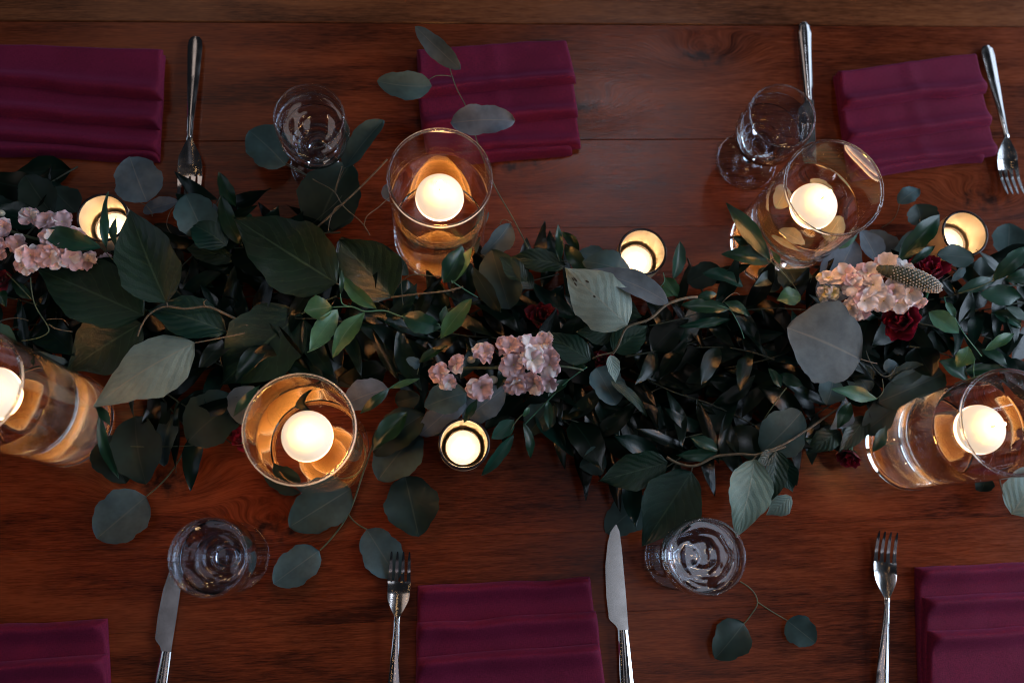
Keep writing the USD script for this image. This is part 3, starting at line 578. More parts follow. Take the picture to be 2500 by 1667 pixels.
sprig('ruscus_sprig', 'narrow green ruscus leaves crossing in front of the left votive cup', 'ruscus sprig', 'a',
  [([(1095, 870, .070), (1000, 780, .082), (935, 710, .088)], .6, .5, STEM)],
  [('R', 985, 740, 995, 190, 78, .086, dict(dz=.008, roll=10, side=-.05)), ('R', 935, 712, 345, 545, 195, .088, dict(dz=-.002, roll=12, curl=.08)), ('R', 1060, 700, 1065, 420, 80, .080, dict(dz=.012, roll=30))])
sprig('ruscus_sprig', 'dark upright ruscus leaves just right of the upper left fork tines', 'ruscus sprig', 'a',
  [([(2260, 760, .03), (2200, 620, .045), (2150, 420, .05)], .7, .5, STEMD)],
  [('R', 2165, 330, 2010, 10, 140, .05, dict(dz=.01)), ('R', 2215, 690, 2030, 220, 165, .055), ('B', 2195, 670, 1955, 300, 70, .052, dict(roll=30)), ('R', 2330, 560, 2180, 330, 130, .04), ('E', 2090, 780, 1945, 700, 70, .05)])
sprig('lemon_leaf_sprig', 'dark leaves on the table behind the left pink flowers', 'leaf sprig', 'a',
  [([(440, 420, .02), (300, 330, .025), (-80, 300, .02)], .8, .6, STEMD)],
  [('D', 480, 400, 230, 40, 340, .028, dict(dz=.004)), ('D', 700, 385, 470, 160, 300, .022, dict(dz=.004)), ('D', 430, 420, -60, 210, 240, .018), ('D', 160, 420, -120, 300, 260, .016)])
sprig('ruscus_sprig', 'ruscus twigs with curled yellow tip above the left edge vase', 'ruscus sprig', 'a',
  [([(-60, 1420, .05), (140, 1350, .06), (260, 1375, .062)], .8, .6, TWIG), ([(280, 980, .07), (310, 1200, .07), (450, 1460, .066), (200, 1560, .062)], .7, .6, STEM), ([(450, 1410, .066), (520, 1450, .066), (665, 1475, .062)], .9, .5, TWIG), ([(430, 1365, .06), (570, 1360, .064), (630, 1420, .06)], .6, .5, TWIG), ([(30, 910, .06), (130, 1010, .06), (290, 1180, .055)], .6, .5, STEM)],
  [('G', -60, 1420, 160, 1590, 170, .062), ('E', 620, 1760, 190, 1690, 140, .050, dict(roll=15)), ('R', 60, 1250, -80, 1010, 120, .05), ('R', 300, 1180, 110, 990, 110, .05), ('D', 560, 1640, 150, 1480, 150, .035)])
# --- left, below
sprig('eucalyptus_sprig', 'dull eucalyptus sprig trailing onto the table right of the left edge vase', 'eucalyptus sprig', 'D',
  [([(455, 960, .03), (428, 1025, .018), (392, 1085, .012), (335, 1140, .008)], .9, .7, STEM), ([(300, 1025, .03), (400, 1025, .03), (470, 1020, .03)], .5, .4, STEM)],
  [('E', 336, 1140, 222, 1236, 122, .009, dict(dz=0.004, roll=5)), ('D', 552, 920, 430, 1015, 132, .034, dict(dz=-.004, roll=-6)), ('D', 310, 955, 335, 1112, 125, .022, dict(dz=0)), ('E', 400, 950, 375, 1070, 70, .018), ('D', 240, 1000, 290, 1110, 90, .012)])
sprig('eucalyptus_leaf', 'pale blue eucalyptus leaf with a dark blade across it, left of the lower left vase', 'leaf', 'f', [], [('B', -20, 410, -140, 760, 340, .055, dict(dz=.0, roll=-20)), ('R', 40, 400, -215, 690, 90, .07, dict(dz=-.004))])
sprig('ruscus_sprig', 'dark ruscus blades hanging over the foot of the left edge vase', 'ruscus sprig', 'e',
  [([(870, 590, .065), (905, 650, .07), (930, 760, .07)], .6, .5, STEMD)],
  [('R', 910, 660, 1092, 1255, 105, .066, dict(dz=-.035, side=.05)), ('R', 890, 590, 1010, 770, 80, .066, dict(roll=25))])
# --- centre left
sprig('eucalyptus_sprig', 'thick broken twig over a dark leaf, left of the top middle vase', 'eucalyptus sprig', 'b',
  [([(555, 525, .030), (800, 300, .042), (960, 150, .048), (1205, -105, .055)], 1.2, 1.0, TWIG), ([(120, -150, .012), (400, 0, .024), (560, 100, .034), (720, 195, .042), (790, 310, .045), (990, 500, .045), (1045, 592, .05)], .6, .55, TWIG),
   ([(790, -40, .045), (745, 110, .046), (722, 195, .043)], .5, .4, TWIG), ([(795, 308, .044), (715, 360, .05), (665, 550, .05)], .55, .45, TWIG), ([(992, 500, .046), (1010, 430, .05), (1130, 330, .048), (1235, 235, .04)], .5, .45, TWIG), ([(500, 500, .025), (650, 370, .035), (790, 230, .035)], .4, .35, STEMD)],
  [('D', 540, 590, 870, -70, 560, .014, dict(dz=.006, roll=4)), ('B', 1240, 290, 1195, 120, 110, .035, dict(roll=15)), ('E', 'D', 0, 0, 0, 0, 0) if False else ('D', 650, 560, 900, 420, 160, .012)])
sprig('eucalyptus_leaf', 'round blue-grey eucalyptus leaf tucked behind the upper left water glass', 'leaf', 'D', [([(720, 412, .012), (655, 378, .016)], .5, .4, TWIG)], [('E', 656, 380, 572, 300, 108, .018, dict(dz=.012, roll=-8))])
sprig('eucalyptus_leaf', 'slender dark eucalyptus leaf rising right of the upper left water glass', 'leaf', 'D', [([(770, 445, .03), (780, 410, .045), (792, 385, .055)], .5, .4, TWIG)], [('E', 792, 387, 881, 276, 62, .055, dict(dz=.02, roll=20, fold=.3))])
sprig('ruscus_sprig', 'light green curving ruscus stem with bright leaves in the middle of the garland', 'ruscus sprig', 'b',
  [([(690, 1252, .086), (860, 1245, .088), (1010, 1290, .088), (1160, 1282, .086), (1330, 1335, .084), (1520, 1375, .082), (1690, 1412, .080)], .8, .55, STEMG), ([(860, 1245, .088), (790, 1215, .09), (775, 1130, .09)], .6, .5, STEMG), ([(470, 1665, .08), (640, 1580, .082), (690, 1540, .082)], .5, .4, STEMG)],
  [('G', 705, 1250, 440, 1285, 235, .087, dict(roll=-5)), ('G', 752, 1270, 490, 1650, 190, .086, dict(dz=.004, roll=12, curl=.04)), ('G', 1000, 1298, 702, 1720, 165, .086, dict(dz=-.01, side=.08)), ('G', 1112, 1268, 782, 960, 130, .086, dict(dz=.002, side=-.06)), ('R', 1335, 1328, 1700, 1440, 190, .083, dict(roll=-22)), ('R', 780, 1130, 790, 900, 50, .09)])
sprig('ruscus_sprig', 'bright green ruscus leaves leaning on the foot of the top middle vase', 'ruscus sprig', 'b',
  [([(2035, 1160, .088), (1900, 1080, .094), (1775, 995, .098)], .6, .5, STEMG)],
  [('G', 1985, 1170, 1688, 1545, 165, .086, dict(dz=-.004, roll=-10)), ('R', 1720, 1030, 1900, 690, 215, .096, dict(dz=.01, roll=-20)), ('G', 1800, 1030, 1985, 700, 130, .098, dict(dz=.01, roll=18)), ('R', 1705, 1400, 1745, 1240, 80, .08)])
sprig('dry_stalk', 'bare yellow-brown stalk lying across the garland below the top middle vase', 'twig', 'b', [([(1240, 1160, .062), (1450, 1135, .066), (1700, 1110, .068), (1900, 1065, .064)], 1.1, 1.0, TWIG)], [])
sprig('curly_twig', 'thin dark curling twig with bristles at the foot of the top middle vase', 'twig', 'b', [([(1350, 1230, .07), (1335, 1000, .08), (1360, 860, .085), (1410, 805, .088)], .5, .35, STEMD), ([(1280, 1090, .07), (1470, 950, .085), (1660, 970, .085), (1860, 960, .08)], .5, .4, STEMD)], [])
sprig('eucalyptus_sprig', 'folded blue eucalyptus leaves right of the top middle vase', 'eucalyptus sprig', 'b',
  [([(2345, 480, .068), (2270, 450, .066), (2240, 490, .06)], .6, .5, TWIG)],
  [('B', 2335, 480, 2070, 770, 190, .068, dict(dz=-.018, roll=35, fold=.4)), ('E', 2020, 760, 2135, 375, 60, .06, dict(roll=30)), ('D', 2330, 1270, 2160, 720, 390, .055, dict(dz=.008)), ('D', 2250, 1300, 1990, 890, 130, .062, dict(roll=35)), ('S', 2480, 1010, 2230, 780, 190, .068)])
sprig('eucalyptus_sprig', 'long eucalyptus sprig trailing up over the top middle napkin', 'eucalyptus sprig', 'D',
  [([(1225, 595, .050), (1180, 505, .046), (1135, 425, .040), (1102, 345, .040), (1075, 255, .048), (1045, 195, .056), (1026, 125, .062)], .75, .5, STEM), ([(1036, 176, .058), (1005, 174, .062), (985, 184, .062)], .5, .4, STEM), ([(1078, 264, .048), (1098, 259, .056), (1108, 290, .058)], .5, .4, STEM), ([(1026, 125, .062), (1014, 117, .066)], .45, .4, STEM)],
  [('B', 1058, 160, 953, 61, 38, .066, dict(dz=.012, roll=38, fold=.1, curl=.02)), ('E', 992, 198, 866, 187, 60, .062, dict(roll=22, fold=.2, side=-.04)), ('B', 1034, 283, 1183, 277, 74, .058, dict(roll=-6, dz=.004))])
# --- centre
sprig('lemon_leaf_sprig', 'lemon leaf sprig with the pale spotted leaf showing its underside, beside the centre votive', 'leaf sprig', 'c',
  [([(1700, 1160, .085), (1450, 1212, .094), (1240, 1372, .096), (1060, 1432, .094), (960, 1630, .088), (925, 1680, .084)], 1.7, 1.1, TWIG), ([(930, 1670, .084), (820, 1690, .082), (735, 1725, .078)], 1.0, .8, TWIG), ([(1240, 1372, .096), (1225, 1395, .092)], .9, .6, TWIG)],
  [('Q', 1060, 1415, 485, 890, 520, .098, dict(dz=.012, roll=14, curl=.06, fold=-.1, wave=.03)),
   ('B', 1440, 1215, 690, 920, 250, .096, dict(dz=.002, roll=-20, curl=.05, side=.03)),
   ('S', 900, 1240, 1195, 1345, 230, .074, dict(roll=-10)), ('S', 950, 1490, 585, 1480, 210, .070),
   ('S', 720, 1740, 300, 1480, 250, .078, dict(dz=.0)), ('S', 930, 1660, 1245, 1420, 300, .078, dict(roll=14)),
   ('P', 905, 1690, 950, 1945, 130, .086, dict(dz=-.004, roll=10)), ('S', 900, 1920, 1240, 2255, 120, .062, dict(dz=-.008, side=-.06, roll=20))])
sprig('eucalyptus_sprig', 'blue-grey eucalyptus leaves pushed against the left of the centre votive', 'eucalyptus sprig', 'c',
  [([(1150, 1010, .06), (1090, 960, .08), (950, 880, .084)], .6, .5, STEM)],
  [('E', 1092, 965, 650, 830, 290, .082, dict(dz=.004, roll=-8)), ('E', 860, 790, 612, 750, 160, .056)])
sprig('ruscus_sprig', 'glossy ruscus leaf standing up right of the centre votive', 'ruscus sprig', 'c', [([(1500, 1080, .05), (1480, 990, .062)], .6, .5, STEM)], [('R', 1480, 995, 1542, 645, 135, .064, dict(dz=.016, roll=-28))])
sprig('ruscus_sprig', 'dark spiky ruscus leaves between the top middle vase and the pale spotted leaf', 'ruscus sprig', 'c',
  [([(700, 1000, .05), (560, 850, .06), (440, 830, .06)], .7, .5, STEMD)],
  [('R', 440, 835, 422, 488, 75, .06, dict(dz=.014)), ('R', 705, 980, 485, 672, 140, .064), ('R', 615, 750, 455, 558, 80, .06, dict(roll=35, side=.12)), ('S', 490, 870, -40, 800, 230, .056, dict(dz=0)), ('D', 420, 830, 230, 750, 160, .04), ('S', 200, 1080, -60, 860, 160, .05)])
sprig('curled_leaf', 'small yellow-green curled leaves lit by the centre votive', 'leaf sprig', 'c',
  [([(1280, 1140, .075), (1350, 1080, .08), (1400, 1000, .082), (1388, 935, .08)], .5, .45, STEMG)],
  [('G', 1285, 1150, 1480, 1140, 130, .074, dict(roll=20)), ('G', 1405, 980, 1520, 1150, 130, .078, dict(roll=-16)), ('G', 1360, 1110, 1200, 1095, 60, .072)])
sprig('ruscus_sprig', 'grey-green ruscus leaves on a long thin stem right of the centre', 'ruscus sprig', 'c',
  [([(1560, 1230, .082), (1700, 1215, .084), (1990, 1270, .086), (2060, 1370, .084), (2130, 1540, .08)], .6, .5, STEMG), ([(1930, 1210, .086), (1980, 1160, .09), (2050, 1120, .09), (2090, 1140, .088)], .5, .35, TWIG), ([(1260, 1420, .07), (1500, 1370, .074), (1720, 1300, .076)], .7, .5, STEMD)],
  [('R', 1995, 1268, 1555, 1232, 145, .086, dict(roll=-8)), ('R', 1945, 1205, 2180, 1330, 110, .08), ('R', 2010, 1360, 1530, 1430, 80, .076), ('R', 1700, 1160, 1880, 1130, 80, .082), ('R', 2120, 1060, 1750, 940, 165, .062, dict(roll=-20)), ('D', 1610, 1030, 1910, 890, 240, .034)])
sprig('ruscus_sprig', 'tall dark green ruscus leaves in front of the foot of the upper right vase', 'ruscus sprig', 'c',
  [([(2560, 1030, .07), (2450, 900, .085), (2350, 810, .09)], .8, .6, STEM)],
  [('R', 2370, 820, 1970, 295, 165, .09, dict(dz=.018, roll=8)), ('R', 2370, 850, 1920, 765, 165, .085, dict(roll=-8)), ('R', 2200, 690, 2030, 600, 90, .088, dict(roll=20)), ('R', 2190, 600, 2075, 720, 60, .088), ('G', 2460, 860, 2380, 700, 60, .09)])
sprig('ruscus_sprig', 'bright thin green stem with a yellow-lit leaf below the middle pink flowers', 'ruscus sprig', 'g',
  [([(690, 232, .060), (520, 352, .058), (330, 540, .052), (112, 762, .045)], .65, .55, STEMG)],
  [('R', 105, 740, 172, 1070, 95, .046, dict(dz=-.016)), ('R', 335, 540, 340, 800, 85, .05), ('D', 380, 560, 140, 870, 270, .028), ('R', 520, 340, 330, 500, 90, .052), ('G', 160, 600, 100, 690, 50, .05), ('R', 690, 235, 540, 210, 60, .06)])
sprig('eucalyptus_leaf', 'two-tone eucalyptus leaf with a blue edge right of the middle pink flowers', 'leaf', 'g', [], [('E', 770, 240, 960, 580, 330, .05, dict(roll=12))])
# --- centre bottom
sprig('lemon_leaf_sprig', 'lemon leaf sprig ending in pale leaves above the lower middle water glass', 'leaf sprig', 'g',
  [([(1420, 1060, .066), (1660, 1140, .070), (1900, 1045, .074), (2080, 1030, .078), (2220, 1040, .082), (2360, 1000, .08), (2720, 800, .06), (2860, 700, .05)], 1.5, 1.2, TWIG), ([(1660, 1140, .07), (1645, 1190, .066)], .9, .7, TWIG), ([(2250, 1040, .082), (2180, 1120, .084)], .9, .7, TWIG)],
  [('S', 1430, 1105, 790, 1280, 350, .058, dict(roll=10, dz=-.006)), ('D', 850, 1030, 620, 1150, 250, .03), ('S', 1650, 1190, 1190, 1880, 520, .056, dict(dz=-.012, roll=-5)),
   ('P', 2230, 1080, 2060, 1800, 420, .088, dict(dz=-.006, roll=6, fold=.14)), ('R', 1890, 1020, 1505, 1040, 100, .07, dict(roll=25)), ('R', 1890, 1000, 1640, 880, 120, .06)])
sprig('lemon_leaf_sprig', 'blue-green lemon leaves right of the pale leaf over the lower middle glass', 'leaf sprig', 'h',
  [([(160, 960, .076), (60, 1000, .08), (-30, 1020, .082)], 1.0, .8, TWIG)],
  [('S', 70, 990, 20, 1470, 250, .076, dict(dz=-.02, roll=22)), ('S', 100, 1050, 230, 1380, 210, .066, dict(dz=-.02, roll=-18)), ('P', 215, 1420, -20, 1590, 190, .04, dict(dz=-.01, roll=10)), ('S', 60, 1010, -130, 1140, 130, .078, dict(roll=16))])
sprig('eucalyptus_leaf', 'blue eucalyptus leaf at the tip of the bottom knife', 'leaf', 'S', [], [('E', 1580, 1215, 1478, 1300, 92, .0015, dict(dz=0, curl=.0, fold=.03, wave=.004, roll=0))])
# --- below the lower left vase
sprig('eucalyptus_sprig', 'eucalyptus sprig lying on the table below the lower left vase', 'eucalyptus sprig', 'D',
  [([(860, 1010, .03), (836, 1080, .020), (800, 1180, .010), (770, 1225, .008), (735, 1263, .006)], 1.0, .8, STEM), ([(800, 1180, .010), (815, 1198, .011), (843, 1215, .010)], .75, .65, STEM), ([(800, 1180, .01), (790, 1155, .012), (770, 1135, .012)], .45, .4, STEM)],
  [('E', 806, 1122, 664, 1210, 112, .011, dict(dz=.002, roll=4)), ('E', 733, 1264, 628, 1340, 88, .007, dict(dz=.004)), ('E', 842, 1215, 915, 1330, 92, .004, dict(dz=-.002, fold=.1, curl=.01, wave=.008, roll=0)), ('D', 930, 1092, 962, 1232, 122, .012, dict(dz=0)), ('E', 964, 988, 868, 1102, 116, .034, dict(dz=-.01, roll=-14)), ('D', 975, 950, 858, 1045, 88, .042, dict(dz=-.012)), ('D', 700, 1122, 605, 1080, 60, .008)])
sprig('eucalyptus_sprig', 'tan and blue eucalyptus leaves behind the votive below the middle pink flowers', 'eucalyptus sprig', 'f',
  [([(1480, 860, .035), (1540, 700, .045), (1620, 560, .05)], .6, .5, TWIG)],
  [('B', 1500, 860, 1980, 440, 240, .045, dict(dz=.006)), ('B', 1900, 720, 2290, 420, 290, .038, dict(dz=.006)), ('E', 1930, 470, 1545, 600, 300, .052, dict(roll=-12)), ('E', 1560, 850, 1800, 720, 110, .02)])
sprig('ruscus_sprig', 'small dark ruscus leaf dipping over the rim of the middle lower votive', 'ruscus sprig', 'f', [([(2060, 470, .075), (2010, 560, .08)], .5, .4, STEMD)], [('R', 2030, 530, 1905, 745, 80, .082, dict(dz=-.008, roll=0))])
sprig('ruscus_sprig', 'green ruscus leaves lit yellow right of the votive below the middle pink flowers', 'ruscus sprig', 'f', [([(2480, 640, .05), (2380, 740, .048), (2320, 860, .044)], .6, .5, STEM)], [('R', 2370, 720, 2160, 890, 150, .046), ('R', 2370, 840, 2072, 1228, 115, .042, dict(dz=-.012, roll=20))])
sprig('eucalyptus_sprig', 'pale eucalyptus leaf striped by a dark blade, right of the lower left vase', 'eucalyptus sprig', 'f',
  [([(1500, 340, .055), (1350, 360, .06), (1220, 430, .062), (1050, 560, .055)], .5, .4, STEMG)],
  [('B', 1215, 430, 800, 580, 290, .045, dict(roll=-6, dz=0)), ('R', 1225, 430, 955, 660, 90, .062, dict(dz=-.004)), ('G', 1500, 342, 1218, 430, 62, .06), ('R', 1390, 640, 1070, 1000, 190, .05), ('D', 1280, 560, 1500, 500, 200, .03)])
sprig('ruscus_sprig', 'small teal and green leaves at the left tip of the middle pink flowers', 'ruscus sprig', 'f', [([(1480, 300, .055), (1500, 210, .062)], .5, .4, STEM)], [('E', 1500, 230, 1380, 155, 105, .062), ('R', 1495, 200, 1765, 35, 90, .066, dict(roll=22))])
# --- right
sprig('eucalyptus_leaf', 'largest round grey-blue eucalyptus leaf with a thin pale rib, below the right pink flowers', 'leaf', 'h', [([(830, 150, .088), (900, 175, .08), (1000, 200, .07)], .5, .5, TWIG)], [('B', 850, 165, 175, -130, 770, .088, dict(dz=.004, roll=-4, curl=.05, fold=.06))])
sprig('eucalyptus_sprig', 'grey eucalyptus leaves below the largest round leaf', 'eucalyptus sprig', 'h',
  [([(170, 420, .07), (80, 540, .07), (-30, 700, .066)], .7, .5, STEM)],
  [('E', 600, 340, 535, 580, 260, .055), ('E', -60, 1010, 310, 640, 420, .055, dict(roll=-8)), ('R', 100, 300, 320, 400, 100, .072, dict(roll=-25)), ('R', 120, 420, 0, 240, 90, .07)])
sprig('eucalyptus_sprig', 'olive-lit eucalyptus leaves in a cluster left of the right edge vase', 'eucalyptus sprig', 'h',
  [([(900, 80, .07), (960, 220, .07), (1080, 320, .068), (1180, 210, .066)], .6, .5, STEMD), ([(1050, 340, .068), (1060, 430, .068), (1000, 520, .07)], .5, .4, STEM)],
  [('D', 1620, 290, 1000, 560, 350, .045, dict(roll=6)), ('D', 1100, 340, 1440, 230, 190, .055), ('D', 920, 470, 750, 210, 280, .045), ('G', 1005, 525, 575, 432, 130, .078, dict(roll=-10)), ('E', 1060, 250, 1190, 200, 130, .055)])
sprig('lemon_leaf_sprig', 'dark leaves with pale edges at the foot of the right edge vase', 'leaf sprig', 'h',
  [([(380, 800, .05), (530, 690, .055), (740, 560, .055)], 1.1, .8, TWIG)],
  [('D', 1210, 570, 870, 840, 320, .035), ('S', 900, 690, 645, 1020, 200, .03), ('S', 660, 820, 350, 1030, 220, .026), ('B', 720, 520, 560, 800, 190, .045, dict(roll=35, fold=.3)), ('R', 760, 560, 640, 800, 110, .06), ('R', 1110, 780, 960, 1010, 120, .04), ('R', 430, 910, 200, 900, 60, .03)])
sprig('ruscus_sprig', 'fresh green ruscus stem with shiny leaves below the right red roses', 'ruscus sprig', 'd',
  [([(1620, 1160, .075), (1640, 1240, .082), (1710, 1340, .086), (1790, 1480, .086), (1930, 1660, .082), (1960, 1700, .08)], .7, .6, STEMG), ([(1900, 1720, .08), (1890, 1780, .078), (1895, 1900, .07)], .5, .4, STEMG)],
  [('G', 1475, 1295, 1755, 1490, 175, .086, dict(roll=-8)), ('G', 1635, 1205, 1715, 1345, 80, .084), ('G', 1985, 1650, 2260, 1490, 95, .082), ('G', 1730, 1800, 1840, 1610, 150, .08, dict(side=.1)), ('R', 1560, 1740, 1840, 1950, 165, .06), ('R', 1800, 1840, 2200, 1830, 120, .06), ('R', 1960, 1640, 2200, 1780, 120, .06)])
sprig('ruscus_sprig', 'broad green ruscus leaves at the right edge above the vase', 'ruscus sprig', 'd',
  [([(1750, 1120, .07), (1900, 1080, .078), (2050, 1015, .082), (2170, 960, .084)], .7, .55, STEM)],
  [('R', 2060, 1010, 2400, 690, 150, .084, dict(dz=.01)), ('R', 2165, 1000, 2440, 950, 125, .078), ('R', 1940, 1125, 2330, 1160, 175, .072, dict(roll=-12)), ('R', 1740, 1110, 2100, 990, 120, .066), ('R', 2180, 1250, 2420, 1380, 110, .06), ('R', 2060, 1300, 2330, 1440, 120, .05)])
sprig('ruscus_sprig', 'long dark green ruscus leaf slanting left of the right votive', 'ruscus sprig', 'd', [([(1120, 880, .075), (1190, 830, .08)], .7, .6, STEM)], [('R', 1185, 835, 1582, 402, 185, .082, dict(dz=.012, roll=6)), ('R', 1290, 870, 1535, 685, 75, .076), ('D', 1120, 840, 1390, 540, 180, .04)])
sprig('eucalyptus_leaf', 'dark eucalyptus leaf lying against the front of the right votive', 'leaf', 'd', [([(1890, 805, .07), (1820, 860, .065), (1600, 1010, .06)], .6, .5, TWIG)], [('D', 1892, 800, 1555, 770, 220, .078, dict(roll=-10)), ('E', 1840, 840, 1690, 1010, 90, .06, dict(roll=30))])
sprig('eucalyptus_sprig', 'two small eucalyptus leaves on a thin stalk between the upper right vase and the votive', 'eucalyptus sprig', 'd',
  [([(1045, 520, .02), (1180, 400, .03), (1205, 305, .036)], .5, .4, TWIG), ([(1430, 600, .04), (1400, 490, .035), (1390, 420, .03)], .45, .4, TWIG)],
  [('E', 1195, 300, 1385, 165, 150, .038, dict(roll=12)), ('D', 1400, 500, 1360, 305, 310, .028)])
sprig('eucalyptus_leaf', 'round eucalyptus leaf at the right edge beyond the votive', 'leaf', 'd', [], [('E', 2200, 790, 2215, 480, 290, .02), ('D', 1950, 1000, 1960, 790, 240, .04)])
sprig('eucalyptus_sprig', 'pale eucalyptus leaves fanned between the upper right vase and the pink flowers', 'eucalyptus sprig', 'd',
  [([(1090, 870, .045), (900, 900, .04), (480, 1190, .04)], .6, .5, TWIG)],
  [('B', 480, 1210, 790, 640, 420, .052, dict(roll=-14)), ('B', 1010, 840, 850, 540, 250, .042), ('B', 1185, 840, 910, 555, 250, .036), ('G', 620, 715, 820, 590, 70, .06)])
sprig('eucalyptus_sprig', 'olive eucalyptus leaves under the foot of the upper right vase', 'eucalyptus sprig', 'd',
  [([(-60, 760, .06), (110, 880, .065), (200, 1000, .066), (280, 1120, .064)], .7, .6, STEM)],
  [('E', 295, 1120, 150, 840, 320, .046), ('G', 300, 1140, 80, 1190, 170, .072), ('E', 100, 1090, -80, 900, 220, .04), ('R', 60, 940, -130, 1060, 120, .06)])
sprig('eucalyptus_sprig', 'two round leaves on one thin stalk beside the lower middle water glass', 'eucalyptus sprig', 'D',
  [([(1700, 1335, .006), (1740, 1382, .005), (1722, 1415, .004), (1708, 1432, .004)], .7, .6, STEM), ([(1740, 1382, .005), (1775, 1405, .006), (1808, 1424, .007)], .7, .6, STEM)],
  [('D', 1709, 1430, 1642, 1512, 84, .004, dict(dz=.006)), ('E', 1808, 1424, 1873, 1476, 68, .008, dict(dz=.006))])
sprig('lemon_leaf', 'pale lemon leaf cut by the right edge below the vase', 'leaf', 'S', [([(2470, 1250, .02), (2452, 1215, .03), (2440, 1165, .035)], .9, .7, TWIG)], [('P', 2470, 1255, 2545, 1130, 110, .03, dict(roll=10)), ('D', 2395, 1200, 2405, 1160, 45, .01)])
# leaves in the water of the upper right vase
for k, (ang, rr, zz, w) in enumerate([(150, .032, .112, .030), (55, .033, .108, .022), (-35, .033, .110, .030), (-125, .034, .108, .026)]):
    a = math.radians(ang); c = vases[2] + [rr * math.cos(a), rr * math.sin(a), zz]
    d = np.array([-math.sin(a), math.cos(a), 0.25]) * 0.0155
    t = Thing('floating_leaf', ['eucalyptus leaf in the water at the upper left of the leafy vase', 'small eucalyptus leaf in the water at the upper right of the leafy vase', 'eucalyptus leaf in the water at the lower right of the leafy vase', 'eucalyptus leaf in the water at the lower left of the leafy vase'][k], 'leaf', c, 'leaves in the water of the vase')
    m, uv = leaf_mesh(c - d, c + d, w * 0.8, 'round', 0.3, 0.05, 0.1, 0.01, k)
    t.part('leaf', quads(m), LEAF['B'], smooth=True, uv=uv)

# ------------------------------------------------------------------ filler sprigs inside the garland
top_edge = interp([0, 500, 700, 960, 1200, 1500, 1750, 2000, 2250, 2500], [470, 510, 600, 690, 690, 700, 700, 700, 660, 660])
low_edge = interp([0, 220, 420, 600, 900, 1100, 1300, 1430, 1500, 1700, 1900, 2090, 2300, 2500], [870, 940, 980, 930, 940, 990, 1010, 1080, 1130, 1120, 1060, 1010, 930, 880])
def filler(kind, label, cat, leaf, nleaf, length, lw, ll, seed):
    r = random.Random(seed)
    t = Thing({'R': 'ruscus_sprig', 'D': 'eucalyptus_sprig', 'S': 'lemon_leaf_sprig'}[leaf], label, cat, (0, 0, 0), label.split(' woven')[0] + 's woven into the garland')
    pts = spline([(-length / 2, 0, 0), (-length / 6, r.uniform(-.008, .008), .006), (length / 6, r.uniform(-.008, .008), .004), (length / 2, 0, -.002)], 6)
    t.part('stem', tube(pts, .0011, .0006, 5), STEMD, smooth=True)
    for i in range(nleaf):
        f = (i + .5) / nleaf; b = pts[int(f * (len(pts) - 1))]; s = 1 if i % 2 else -1
        ang = s * math.radians(r.uniform(30, 75)); l = ll * r.uniform(.75, 1.15)
        e = b + np.array([math.cos(ang) * l, math.sin(ang) * l, r.uniform(-.004, .014)])
        seed_[0] += 1
        m, uv = leaf_mesh(b, e, lw * r.uniform(.8, 1.2), SHAPE[leaf], math.radians(r.uniform(-32, 32)), r.uniform(0, .06), r.uniform(.05, .25), .02, seed_[0], r.uniform(-.08, .08), 9, 4)
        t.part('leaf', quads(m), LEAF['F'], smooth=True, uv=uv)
    return t
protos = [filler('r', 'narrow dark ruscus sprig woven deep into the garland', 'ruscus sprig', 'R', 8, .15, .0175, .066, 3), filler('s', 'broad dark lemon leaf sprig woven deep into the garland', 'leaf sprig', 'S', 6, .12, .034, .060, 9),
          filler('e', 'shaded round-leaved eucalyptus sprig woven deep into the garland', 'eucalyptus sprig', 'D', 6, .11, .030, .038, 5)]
MARKS = [('the left edge vase', 100, 985), ('the left votive', 270, 560), ('the upper left fork tines', 465, 480), ('the biggest ribbed leaf', 720, 620), ('the top middle vase', 1072, 590), ('the bright ruscus stem', 880, 770),
  ('the middle pink flowers', 1270, 890), ('the centre votive', 1560, 630), ('the pale spotted leaf', 1440, 740), ('the dark red rose', 1323, 770), ('the upper right vase', 1900, 580), ('the largest round leaf', 2010, 845), ('the right pink flowers', 2130, 705),
  ('the right votive', 2340, 580), ('the right edge vase', 2300, 1080), ('the lower left vase', 770, 1070), ('the middle lower votive', 1133, 1085), ('the left pink flowers', 110, 590), ('the pale underside leaf', 345, 915), ('the lower middle glass', 1731, 1358), ('the spotted leaf twig', 1560, 790)]
KIND = ['narrow dark ruscus sprig', 'broad dark lemon leaf sprig', 'shaded round-leaved eucalyptus sprig']
def where_label(k, sx, sy):
    nm, mx, my = min(MARKS, key=lambda m: math.hypot(m[1] - sx, m[2] - sy)); dx, dy = sx - mx, sy - my
    far = ' close' if math.hypot(dx, dy) < 110 else ''
    side = ('right of' if dx > 0 else 'left of') if abs(dx) > abs(dy) else ('below' if dy > 0 else 'above')
    return '%s in the garland%s %s %s' % (KIND[k], far, side, nm)
placed = [0] * len(protos); rf = random.Random(11)
vase_px = [(150 / .94, 970 / .94), (1072, 580), (1895, 570), (797, 1085), (2235, 1100)]
vot_px = [(300, 600), (1530, 680), (2280, 610), (1125, 1105)]
x = 40.0; spots = []
while x < 2500:
    lo, hi = float(top_edge(x)), float(low_edge(x))
    rows = max(1, int((hi - lo) / 105))
    for k in range(rows + 1):
        y = lo + 45 + (hi - lo - 90) * (k / rows) + rf.uniform(-25, 25)
        spots.append((x + rf.uniform(-30, 30), y))
    x += 104
keep_off = [(vases[i], VR + .012) for i in range(5)] + [(axis_at(a, b, 0), .042) for a, b in vot_px]
